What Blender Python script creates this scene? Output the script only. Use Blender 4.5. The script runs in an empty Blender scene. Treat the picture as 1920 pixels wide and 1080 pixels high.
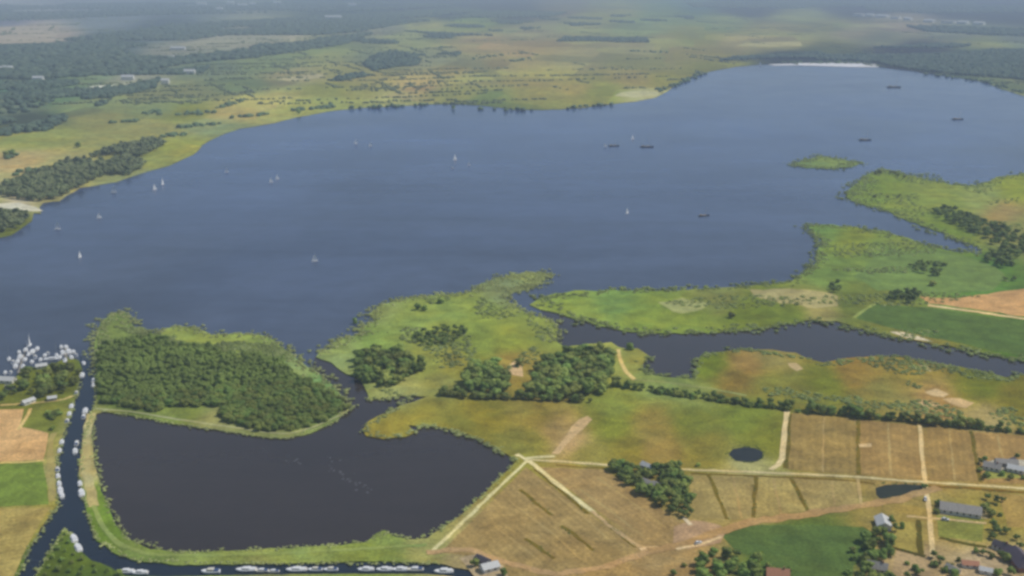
import bpy, bmesh, math, random
import numpy as np
from mathutils import Vector
from mathutils.geometry import delaunay_2d_cdt, tessellate_polygon

random.seed(7)
SC = bpy.context.scene
COL = SC.collection
R = math.radians

# ------------------------------------------------------------ camera, sky, sun
H = 300.0
PITCH = 16.0
F = 2059.0                      # focal length in pixels of the 1920 wide photograph
cam = bpy.data.cameras.new('camera')
cam.sensor_width = 36.0
cam.lens = F / 1920 * 36
cam.clip_start = 1.0
cam.clip_end = 60000
camo = bpy.data.objects.new('camera', cam)
COL.objects.link(camo)
camo.location = (0, 0, H)
camo.rotation_euler = (R(90 - PITCH), 0, 0)
SC.camera = camo

SUN_EL, SUN_AZ = 53.0, 80.0     # azimuth from +Y (away from the camera) towards +X
world = bpy.data.worlds.new('World')
SC.world = world
world.use_nodes = True
nt = world.node_tree
nt.nodes.clear()
wo = nt.nodes.new('ShaderNodeOutputWorld')
bg = nt.nodes.new('ShaderNodeBackground')
sky = nt.nodes.new('ShaderNodeTexSky')
sky.sky_type = 'NISHITA'
sky.sun_disc = False
sky.sun_elevation = R(SUN_EL)
sky.sun_rotation = R(SUN_AZ)
sky.altitude = 0
sky.air_density = 1.0
sky.dust_density = 1.0
sky.ozone_density = 1.5
bg.inputs['Strength'].default_value = 0.085
nt.links.new(sky.outputs[0], bg.inputs['Color'])
nt.links.new(bg.outputs[0], wo.inputs[0])

sun = bpy.data.lights.new('sun', 'SUN')
sun.energy = 2.7
sun.angle = R(0.5)
sun.color = (1.0, 0.95, 0.86)
suno = bpy.data.objects.new('sun', sun)
COL.objects.link(suno)
sd = Vector((math.cos(R(SUN_EL)) * math.sin(R(SUN_AZ)), math.cos(R(SUN_EL)) * math.cos(R(SUN_AZ)), math.sin(R(SUN_EL))))
suno.rotation_euler = (-sd).to_track_quat('-Z', 'Y').to_euler()
suno.location = (0, 0, 900)

SC.view_settings.view_transform = 'Standard'
SC.view_settings.look = 'None'
SC.view_settings.exposure = 0.1
SC.view_settings.gamma = 1.0
SC.render.engine = 'CYCLES'
SC.cycles.max_bounces = 4
SC.cycles.diffuse_bounces = 3
SC.cycles.glossy_bounces = 2
SC.cycles.volume_bounces = 1
SC.cycles.transparent_max_bounces = 4
SC.cycles.pixel_filter_type = 'BLACKMAN_HARRIS'
SC.cycles.filter_width = 3.0

# ------------------------------------------------------------ picture -> ground
cp, sp = math.cos(R(PITCH)), math.sin(R(PITCH))
def at(u, v, z=0.0):
    x = (u - 960) / F
    y = (540 - v) / F
    d = (x, cp + y * sp, -sp + y * cp)
    t = (z - H) / d[2]
    return Vector((d[0] * t, d[1] * t, z))
def at_np(u, v, z=0.0):
    x = (np.asarray(u, float) - 960) / F
    y = (540 - np.asarray(v, float)) / F
    dy = cp + y * sp
    dz = -sp + y * cp
    t = (z - H) / dz
    return x * t, dy * t
def scale_at(v):
    """metres per photograph pixel, across, at row v"""
    p = at(960, v)
    return math.hypot(p.y, H) / F

# ------------------------------------------------------------ colours
def lin(c):
    c = np.asarray(c, float) / 255
    return np.where(c <= 0.04045, c / 12.92, ((c + 0.055) / 1.055) ** 2.4)
HAZE_DENS = 1.15e-4
HAZE_COL = lin((138, 152, 172))
SUNK = 0.87
def albedo(rgb, u, v):
    """the surface colour of a place from how it looks through the air at its distance"""
    p = at(u, v)
    dist = math.sqrt(p.x ** 2 + p.y ** 2 + H * H)
    t = math.exp(-HAZE_DENS * dist)
    a = (lin(rgb) - (1 - t) * HAZE_COL) / max(t, .3) / SUNK
    g = a.mean()
    k = min(.48, max(.20, .48 - (v - 120) / 700))
    a = a * (1 - k) + g * k * np.array([1.0, 1.04, .72])
    return np.clip(a, max(.008, .08 * g), 0.75)

# ------------------------------------------------------------ materials
MATS = {}
def principled(name):
    m = bpy.data.materials.new(name)
    m.use_nodes = True
    b = m.node_tree.nodes['Principled BSDF']
    return m, m.node_tree, b
def noise(nt, scale, detail=3, rough=0.6, vec=None, dist=0.0):
    n = nt.nodes.new('ShaderNodeTexNoise')
    n.inputs['Scale'].default_value = scale
    n.inputs['Detail'].default_value = detail
    n.inputs['Roughness'].default_value = rough
    n.inputs['Distortion'].default_value = dist
    if vec is not None: nt.links.new(vec, n.inputs['Vector'])
    return n.outputs['Fac']
def ramp(nt, fac, lo, hi, a, b):
    m = nt.nodes.new('ShaderNodeMapRange')
    m.inputs['From Min'].default_value = lo; m.inputs['From Max'].default_value = hi
    m.inputs['To Min'].default_value = a; m.inputs['To Max'].default_value = b
    nt.links.new(fac, m.inputs['Value'])
    return m.outputs[0]
def mul(nt, a, b):
    m = nt.nodes.new('ShaderNodeMath'); m.operation = 'MULTIPLY'
    nt.links.new(a, m.inputs[0]); nt.links.new(b, m.inputs[1])
    return m.outputs[0]
def soil(name, color=None, attr=None, plots=False, amount=1.0, rows=None, tint=(1.12, 1.0, .82), bump=.35):
    """ground cover: a colour (plain or a vertex attribute) broken up at several scales, with optional mown rows"""
    m, nt, b = principled(name)
    geo = nt.nodes.new('ShaderNodeNewGeometry').outputs['Position']
    if attr:
        a = nt.nodes.new('ShaderNodeAttribute'); a.attribute_name = attr
        src = a.outputs['Color']
    else:
        c = nt.nodes.new('ShaderNodeRGB'); c.outputs[0].default_value = (*color, 1)
        src = c.outputs[0]
    f1 = ramp(nt, noise(nt, .55, 4, .7, geo), .25, .75, 1 - .42 * amount, 1 + .42 * amount)
    f2 = ramp(nt, noise(nt, .06, 4, .62, geo, .6), .28, .72, 1 - .30 * amount, 1 + .30 * amount)
    f3 = ramp(nt, noise(nt, .0075, 4, .6, geo, .8), .3, .7, 1 - .14 * amount, 1 + .14 * amount)
    f = mul(nt, mul(nt, f1, f2), f3)
    if plots:
        # old plot pattern: every parcel a little lighter or darker, greener or drier
        mp = nt.nodes.new('ShaderNodeMapping'); mp.inputs['Rotation'].default_value = (0, 0, .35); mp.inputs['Scale'].default_value = (1, .45, 0)
        nt.links.new(geo, mp.inputs['Vector'])
        def cell(scale):
            vo = nt.nodes.new('ShaderNodeTexVoronoi'); vo.inputs['Scale'].default_value = scale
            vo.distance = 'CHEBYCHEV'
            nt.links.new(mp.outputs[0], vo.inputs['Vector'])
            return vo.outputs['Color']
        ca = cell(.0042)
        sx = nt.nodes.new('ShaderNodeSeparateColor'); nt.links.new(ca, sx.inputs[0])
        sz = nt.nodes.new('ShaderNodeSeparateXYZ'); nt.links.new(geo, sz.inputs[0])
        far = ramp(nt, sz.outputs['Y'], 1500, 2300, 0, 1)
        amt_ = ramp(nt, sx.outputs['Red'], 0, 1, -.24, .24)
        mm = nt.nodes.new('ShaderNodeMath'); mm.operation = 'MULTIPLY_ADD'; mm.inputs[2].default_value = 1.0
        nt.links.new(amt_, mm.inputs[0]); nt.links.new(far, mm.inputs[1])
        f = mul(nt, f, mm.outputs[0])
        f = mul(nt, f, ramp(nt, noise(nt, .0022, 5, .7, geo, .5), .3, .7, .8, 1.2))
        hs = nt.nodes.new('ShaderNodeHueSaturation')
        hm = nt.nodes.new('ShaderNodeMath'); hm.operation = 'MULTIPLY_ADD'; hm.inputs[2].default_value = .5
        nt.links.new(ramp(nt, sx.outputs['Green'], 0, 1, -.015, .02), hm.inputs[0]); nt.links.new(far, hm.inputs[1])
        nt.links.new(hm.outputs[0], hs.inputs['Hue']); nt.links.new(src, hs.inputs['Color'])
        src = hs.outputs[0]
    if rows:
        ang, period, amt = rows
        mp = nt.nodes.new('ShaderNodeMapping'); mp.inputs['Rotation'].default_value = (0, 0, ang)
        nt.links.new(geo, mp.inputs['Vector'])
        w = nt.nodes.new('ShaderNodeTexWave'); w.wave_type = 'BANDS'; w.bands_direction = 'X'
        w.inputs['Scale'].default_value = 1.0 / period / 1.6
        w.inputs['Distortion'].default_value = 1.6
        w.inputs['Detail'].default_value = 3
        w.inputs['Detail Scale'].default_value = 2.0
        nt.links.new(mp.outputs[0], w.inputs['Vector'])
        f = mul(nt, f, ramp(nt, w.outputs['Fac'], 0, 1, 1 - amt * .6, 1 + amt * .6))
        f = mul(nt, f, ramp(nt, noise(nt, .12, 4, .7, mp.outputs[0], .4), .3, .7, .86, 1.14))
    sc = nt.nodes.new('ShaderNodeVectorMath'); sc.operation = 'SCALE'
    nt.links.new(src, sc.inputs[0]); nt.links.new(f, sc.inputs['Scale'])
    # drier and greener patches
    t = nt.nodes.new('ShaderNodeVectorMath'); t.operation = 'MULTIPLY'
    nt.links.new(sc.outputs[0], t.inputs[0]); t.inputs[1].default_value = tint
    mx = nt.nodes.new('ShaderNodeMix'); mx.data_type = 'RGBA'
    nt.links.new(ramp(nt, noise(nt, .022, 5, .65, geo, .5), .42, .62, 0, 1), mx.inputs['Factor'])
    nt.links.new(sc.outputs[0], mx.inputs['A']); nt.links.new(t.outputs[0], mx.inputs['B'])
    nt.links.new(mx.outputs['Result'], b.inputs['Base Color'])
    b.inputs['Roughness'].default_value = .95
    b.inputs['Specular IOR Level'].default_value = .1
    if bump:
        bp = nt.nodes.new('ShaderNodeBump'); bp.inputs['Strength'].default_value = bump
        bp.inputs['Distance'].default_value = .6
        nt.links.new(noise(nt, .9, 4, .7, geo), bp.inputs['Height'])
        nt.links.new(bp.outputs[0], b.inputs['Normal'])
    return m
def leafy(name, c1, c2, var=.32, scale=.7, trans=.3):
    """foliage: two leaf colours mixed by noise, each copy slightly its own shade"""
    m, nt, b = principled(name)
    geo = nt.nodes.new('ShaderNodeNewGeometry').outputs['Position']
    mx = nt.nodes.new('ShaderNodeMix'); mx.data_type = 'RGBA'
    mx.inputs['A'].default_value = (*c1, 1); mx.inputs['B'].default_value = (*c2, 1)
    nt.links.new(ramp(nt, noise(nt, scale, 3, .7, geo), .35, .65, 0, 1), mx.inputs['Factor'])
    oi = nt.nodes.new('ShaderNodeObjectInfo')
    f = mul(nt, ramp(nt, oi.outputs['Random'], 0, 1, 1 - var, 1 + var),
            ramp(nt, noise(nt, .035, 2, .5, geo), .3, .7, .75, 1.25))
    sc = nt.nodes.new('ShaderNodeVectorMath'); sc.operation = 'SCALE'
    # some crowns lean to yellow green, others to blue green
    hs = nt.nodes.new('ShaderNodeHueSaturation')
    hm = nt.nodes.new('ShaderNodeMath'); hm.operation = 'FRACT'
    h2 = nt.nodes.new('ShaderNodeMath'); h2.operation = 'MULTIPLY'; h2.inputs[1].default_value = 17.3
    nt.links.new(oi.outputs['Random'], h2.inputs[0]); nt.links.new(h2.outputs[0], hm.inputs[0])
    nt.links.new(ramp(nt, hm.outputs[0], 0, 1, .475, .53), hs.inputs['Hue'])
    nt.links.new(mx.outputs['Result'], hs.inputs['Color'])
    nt.links.new(hs.outputs[0], sc.inputs[0]); nt.links.new(f, sc.inputs['Scale'])
    nt.links.new(sc.outputs[0], b.inputs['Base Color'])
    b.inputs['Roughness'].default_value = .8
    b.inputs['Specular IOR Level'].default_value = .15
    tl = nt.nodes.new('ShaderNodeBsdfTranslucent')
    tc = nt.nodes.new('ShaderNodeVectorMath'); tc.operation = 'MULTIPLY'; tc.inputs[1].default_value = (1.1, 1.15, .7)
    nt.links.new(sc.outputs[0], tc.inputs[0]); nt.links.new(tc.outputs[0], tl.inputs['Color'])
    ms = nt.nodes.new('ShaderNodeMixShader'); ms.inputs[0].default_value = trans
    nt.links.new(b.outputs[0], ms.inputs[1]); nt.links.new(tl.outputs[0], ms.inputs[2])
    nt.links.new(ms.outputs[0], nt.nodes['Material Output'].inputs['Surface'])
    return m
def plain(name, c, rough=.6, metal=0.0, spec=.4, dirt=.15, scale=1.5):
    m, nt, b = principled(name)
    tc = nt.nodes.new('ShaderNodeTexCoord').outputs['Object']
    cc = nt.nodes.new('ShaderNodeRGB'); cc.outputs[0].default_value = (*c, 1)
    sc = nt.nodes.new('ShaderNodeVectorMath'); sc.operation = 'SCALE'
    nt.links.new(cc.outputs[0], sc.inputs[0])
    nt.links.new(ramp(nt, noise(nt, scale, 4, .65, tc), .3, .7, 1 - dirt, 1 + dirt * .5), sc.inputs['Scale'])
    nt.links.new(sc.outputs[0], b.inputs['Base Color'])
    b.inputs['Roughness'].default_value = rough
    b.inputs['Metallic'].default_value = metal
    b.inputs['Specular IOR Level'].default_value = spec
    return m
def water_mat(name, c, rough, tint_scale=.002, var=.12, ripple=.25, spec=.5, silt=None):
    m, nt, b = principled(name)
    geo = nt.nodes.new('ShaderNodeNewGeometry').outputs['Position']
    cc = nt.nodes.new('ShaderNodeRGB'); cc.outputs[0].default_value = (*c, 1)
    src = cc.outputs[0]
    if silt:      # shallow, peat stained water towards the marshes in the south
        sz = nt.nodes.new('ShaderNodeSeparateXYZ'); nt.links.new(geo, sz.inputs[0])
        ad = nt.nodes.new('ShaderNodeMath'); ad.operation = 'MULTIPLY_ADD'; ad.inputs[1].default_value = 700; 
        nt.links.new(noise(nt, .0018, 4, .6, geo, .8), ad.inputs[0]); nt.links.new(sz.outputs['Y'], ad.inputs[2])
        mx = nt.nodes.new('ShaderNodeMix'); mx.data_type = 'RGBA'
        nt.links.new(ramp(nt, ad.outputs[0], 1050, 2500, 0, 1), mx.inputs['Factor'])
        mx.inputs['A'].default_value = (*silt, 1); mx.inputs['B'].default_value = (*c, 1)
        src = mx.outputs['Result']
    sc = nt.nodes.new('ShaderNodeVectorMath'); sc.operation = 'SCALE'
    nt.links.new(src, sc.inputs[0])
    f = mul(nt, ramp(nt, noise(nt, tint_scale, 4, .55, geo, .8), .3, .7, 1 - var, 1 + var),
            ramp(nt, noise(nt, tint_scale * 14, 4, .6, geo, .4), .3, .7, 1 - var * .5, 1 + var * .5))
    mp = nt.nodes.new('ShaderNodeMapping'); mp.inputs['Rotation'].default_value = (0, 0, .5); mp.inputs['Scale'].default_value = (.18, 1, 1)
    nt.links.new(geo, mp.inputs['Vector'])
    f = mul(nt, f, ramp(nt, noise(nt, tint_scale * 5, 5, .62, mp.outputs[0], .5), .32, .68, 1 - var * .7, 1 + var * .7))
    nt.links.new(f, sc.inputs['Scale'])
    nt.links.new(sc.outputs[0], b.inputs['Base Color'])
    nt.links.new(ramp(nt, noise(nt, .006, 4, .6, geo, 1.0), .3, .7, rough * .8, rough * 1.2), b.inputs['Roughness'])
    b.inputs['IOR'].default_value = 1.33
    b.inputs['Specular IOR Level'].default_value = spec
    bp = nt.nodes.new('ShaderNodeBump'); bp.inputs['Strength'].default_value = ripple
    bp.inputs['Distance'].default_value = .12
    nt.links.new(noise(nt, .35, 4, .65, geo, .3), bp.inputs['Height'])
    nt.links.new(bp.outputs[0], b.inputs['Normal'])
    return m

# ------------------------------------------------------------ mesh helpers
def tag(o, label=None, cat=None, group=None, kind=None):
    if label: o['label'] = label
    if cat: o['category'] = cat
    if group: o['group'] = group
    if kind: o['kind'] = kind
    return o
def link(name, me, m=None, parent=None, loc=None, rz=0):
    o = bpy.data.objects.new(name, me)
    COL.objects.link(o)
    if m is not None and me is not None and not me.materials: me.materials.append(m)
    if parent: o.parent = parent
    if loc is not None: o.location = loc
    o.rotation_euler.z = rz
    return o
def mesh_np(name, V, T):
    """mesh from numpy triangles"""
    me = bpy.data.meshes.new(name)
    V = np.asarray(V, np.float32); T = np.asarray(T, np.int32)
    k = T.shape[1]
    me.vertices.add(len(V)); me.vertices.foreach_set('co', V.ravel())
    me.loops.add(T.size); me.loops.foreach_set('vertex_index', T.ravel())
    me.polygons.add(len(T))
    me.polygons.foreach_set('loop_start', np.arange(0, T.size, k, dtype=np.int32))
    me.update(calc_edges=True)
    return me
def inside(poly, x, y):
    poly = np.asarray(poly, float)
    r = np.zeros(np.shape(x), bool)
    x0, y0 = poly[:, 0], poly[:, 1]
    x1, y1 = np.roll(x0, -1), np.roll(y0, -1)
    for a, b, c, d in zip(x0, y0, x1, y1):
        if b == d: continue
        hit = ((b > y) != (d > y)) & (x < (c - a) * (y - b) / (d - b) + a)
        r ^= hit
    return r
def ragged(pts, step=14, amp=2.0, seed=0, closed=True):
    """a hand-traced outline given the small wobble of a real bank"""
    rnd = random.Random(seed)
    ph = [(rnd.uniform(0, 6.3), rnd.uniform(0, 6.3)) for _ in range(6)]
    out = []
    n = len(pts)
    s = 0.0
    for i in range(n if closed else n - 1):
        a, b = pts[i], pts[(i + 1) % n]
        L = math.hypot(b[0] - a[0], b[1] - a[1])
        big = max(abs(a[0] - 960), abs(b[0] - 960)) > 1500 or max(abs(a[1]), abs(b[1])) > 1300
        k = max(1, int(L / (step if not big else 120)))
        for j in range(k):
            t = j / k
            ss = s + L * t
            du = dv = 0
            for q, w in enumerate((1 / 60, 1 / 27, 1 / 13, 1 / 7)):
                am = (1.0, .7, .5, .35)[q]
                du += am * math.sin(6.283 * ss * w + ph[q][0])
                dv += am * math.sin(6.283 * ss * w * 1.13 + ph[q][1])
            v = a[1] + (b[1] - a[1]) * t
            fall = min(1.0, max(.12, v / 700))
            out.append((a[0] + (b[0] - a[0]) * t + du * amp * .8, v + dv * amp * .45 * fall))
        s += L
    if not closed: out.append(pts[-1])
    return out
def sheet(name, pts, z, m, amp=.8, step=14, seed=0, kind='structure', skirt=0, **kw):
    pp = ragged(pts, step, amp, seed) if amp else pts
    w = [at(u, v, 0) for u, v in pp]
    w = [Vector((p.x, p.y, z)) for p in w]
    tris = tessellate_polygon([w])
    V = [tuple(p) for p in w]
    T = [tuple(t) for t in tris]
    me = bpy.data.meshes.new(name)
    if skirt:
        n = len(V)
        V += [(p[0], p[1], z - skirt) for p in V]
        T += [(i, (i + 1) % n, n + (i + 1) % n, n + i) for i in range(n)]
    me.from_pydata(V, [], T)
    me.update()
    # make the top face up
    if me.polygons[0].normal.z < 0: me.flip_normals()
    o = link(name, me, m)
    return tag(o, kind=kind, **kw)
def ribbon(name, pts, width, z, m, amp=.25, seed=0, kind='structure', closed=False):
    """a path or ditch of a width in metres along a line"""
    dense = []
    for i in range(len(pts) - 1):
        a, b = pts[i], pts[i + 1]
        k = max(1, int(math.hypot(b[0] - a[0], b[1] - a[1]) / 12))
        for j in range(k): dense.append((a[0] + (b[0] - a[0]) * j / k, a[1] + (b[1] - a[1]) * j / k))
    dense.append(pts[-1])
    P = [at(*p) for p in dense]
    P = [P[0]] + [(P[i - 1] + P[i] * 2 + P[i + 1]) / 4 for i in range(1, len(P) - 1)] + [P[-1]]
    rnd = random.Random(seed)
    V = []; Fc = []
    for i, p in enumerate(P):
        d = (P[min(i + 1, len(P) - 1)] - P[max(i - 1, 0)]); d.z = 0; d.normalize()
        n = Vector((-d.y, d.x, 0))
        wl = width / 2 * (1 + rnd.uniform(-amp, amp)); wr = width / 2 * (1 + rnd.uniform(-amp, amp))
        a = p + n * wl; b = p - n * wr
        V += [(a.x, a.y, z), (b.x, b.y, z)]
        if i: Fc.append((2 * i - 2, 2 * i - 1, 2 * i + 1, 2 * i))
    me = bpy.data.meshes.new(name)
    me.from_pydata(V, [], Fc); me.update()
    if me.polygons[0].normal.z < 0: me.flip_normals()
    return tag(link(name, me, m), kind=kind)

# ------------------------------------------------------------ outlines of the land (picture coordinates, unprojected to the ground)
FAR_SHORE = [(-1500, 560), (-300, 470), (-60, 450), (0, 444), (22, 440), (40, 428), (58, 413), (63, 400), (78, 400), (74, 388), (80, 380),
    (112, 377), (125, 366), (150, 352), (200, 344), (232, 337), (262, 325), (300, 315), (330, 305), (360, 290), (380, 272),
    (410, 254), (450, 241), (500, 233), (560, 219), (620, 208), (680, 202), (760, 198), (820, 195), (880, 196), (925, 200),
    (960, 205), (1020, 206), (1080, 203), (1140, 196), (1190, 190), (1230, 183), (1250, 172), (1270, 158), (1300, 142),
    (1340, 132), (1380, 125), (1420, 121), (1500, 121), (1640, 125), (1700, 132), (1740, 138), (1800, 146), (1850, 155),
    (1880, 168), (1920, 180), (2000, 195), (2400, 240), (4200, 330)]
FAR_LAND = FAR_SHORE + [(3400, -14), (-1500, -14)]
EAST_LAND = [(4200, 420), (2300, 330), (2000, 318), (1920, 325), (1870, 332), (1825, 350), (1785, 346), (1730, 335), (1690, 324),
    (1655, 317), (1628, 326), (1608, 342), (1590, 358), (1586, 372), (1620, 384), (1665, 394), (1700, 413), (1740, 427), (1790, 445),
    (1840, 466), (1842, 476), (1790, 472), (1740, 461), (1700, 446), (1660, 433), (1620, 428), (1560, 421), (1515, 421),
    (1522, 436), (1545, 452), (1530, 468), (1536, 486), (1518, 502), (1496, 518), (1480, 529), (1400, 536), (1330, 541),
    (1250, 545), (1150, 544), (1080, 545), (1040, 550), (1010, 560), (992, 572), (1015, 580), (1050, 589), (1100, 603),
    (1150, 617), (1200, 623), (1280, 625), (1360, 622), (1420, 617), (1480, 606), (1520, 600), (1570, 603), (1620, 617),
    (1670, 630), (1740, 643), (1800, 652), (1850, 664), (1920, 677), (2300, 735), (4200, 900)]
ISLET = [(1486, 309), (1510, 299), (1540, 293), (1580, 298), (1612, 306), (1600, 313), (1560, 316), (1510, 315)]
SOUTH_LAND = [(181, 690), (184, 715), (180, 745), (168, 785), (156, 830), (149, 865), (149, 890), (154, 920), (161, 950), (169, 985), (182, 1012),
    (210, 1035), (250, 1050), (330, 1059), (500, 1057), (700, 1052), (820, 1056), (880, 1069), (930, 1090), (1000, 1300), (1100, 1700),
    (3400, 1700), (3800, 900), (2300, 766), (1945, 702), (1905, 704), (1888, 708), (1850, 697), (1800, 688), (1740, 678), (1680, 669), (1620, 668), (1580, 673),
    (1542, 680), (1518, 672), (1490, 662), (1450, 655), (1400, 655), (1340, 660), (1312, 668), (1307, 690), (1300, 710), (1240, 706),
    (1207, 698), (1207, 680), (1216, 667), (1195, 654), (1160, 651), (1145, 642), (1100, 645), (1060, 650), (1043, 640), (1046, 616),
    (1038, 601), (990, 588), (962, 573), (944, 560), (962, 549), (996, 540), (1020, 524), (1028, 513), (990, 509), (940, 520),
    (900, 532), (884, 548), (830, 552), (770, 558), (722, 569), (690, 588), (706, 602), (664, 618), (692, 625), (642, 633),
    (622, 642), (628, 650), (600, 660), (592, 668), (618, 680), (650, 700), (680, 716), (690, 735), (694, 750), (730, 744),
    (775, 741), (800, 745), (772, 753), (740, 766), (708, 780), (690, 791), (679, 806), (686, 818), (720, 822), (758, 819),
    (778, 810), (764, 798), (796, 797), (850, 805), (890, 820), (930, 840), (958, 856), (968, 866), (950, 882), (900, 932),
    (860, 970), (830, 990), (800, 1008), (770, 1012), (742, 1006), (722, 994), (705, 1000), (688, 1016), (640, 1021), (560, 1026),
    (480, 1030), (400, 1034), (330, 1034), (280, 1029), (240, 1010), (218, 985), (203, 950), (190, 920), (180, 880), (174, 840),
    (172, 800), (180, 776), (195, 771), (250, 780), (330, 795), (420, 808), (500, 820), (540, 822), (580, 812), (620, 795),
    (656, 768), (642, 745), (622, 720), (600, 702), (578, 688), (558, 672), (530, 652), (515, 637), (490, 628), (440, 625),
    (400, 628), (380, 618), (340, 611), (308, 616), (300, 628), (270, 628), (252, 618), (246, 600), (232, 584), (208, 590),
    (192, 602), (182, 620), (178, 640), (176, 662)]
WEST_LAND = [(-1500, 800), (-200, 722), (0, 712), (28, 711), (34, 700), (52, 690), (82, 686), (104, 680), (130, 669), (148, 676), (154, 690), (149, 715),
    (144, 740), (134, 772), (124, 800), (114, 832), (107, 860), (104, 890), (107, 920), (110, 944), (96, 963), (76, 990), (55, 1030),
    (34, 1080), (0, 1150), (-200, 1650), (-2500, 1650)]
FORK_LAND = [(122, 991), (104, 1012), (88, 1042), (66, 1080), (36, 1140), (-120, 1650), (930, 1650), (905, 1120), (880, 1092), (850, 1081), (800, 1076),
    (640, 1076), (500, 1077), (300, 1081), (236, 1080), (205, 1062), (172, 1051), (155, 1036), (142, 1010)]

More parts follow.
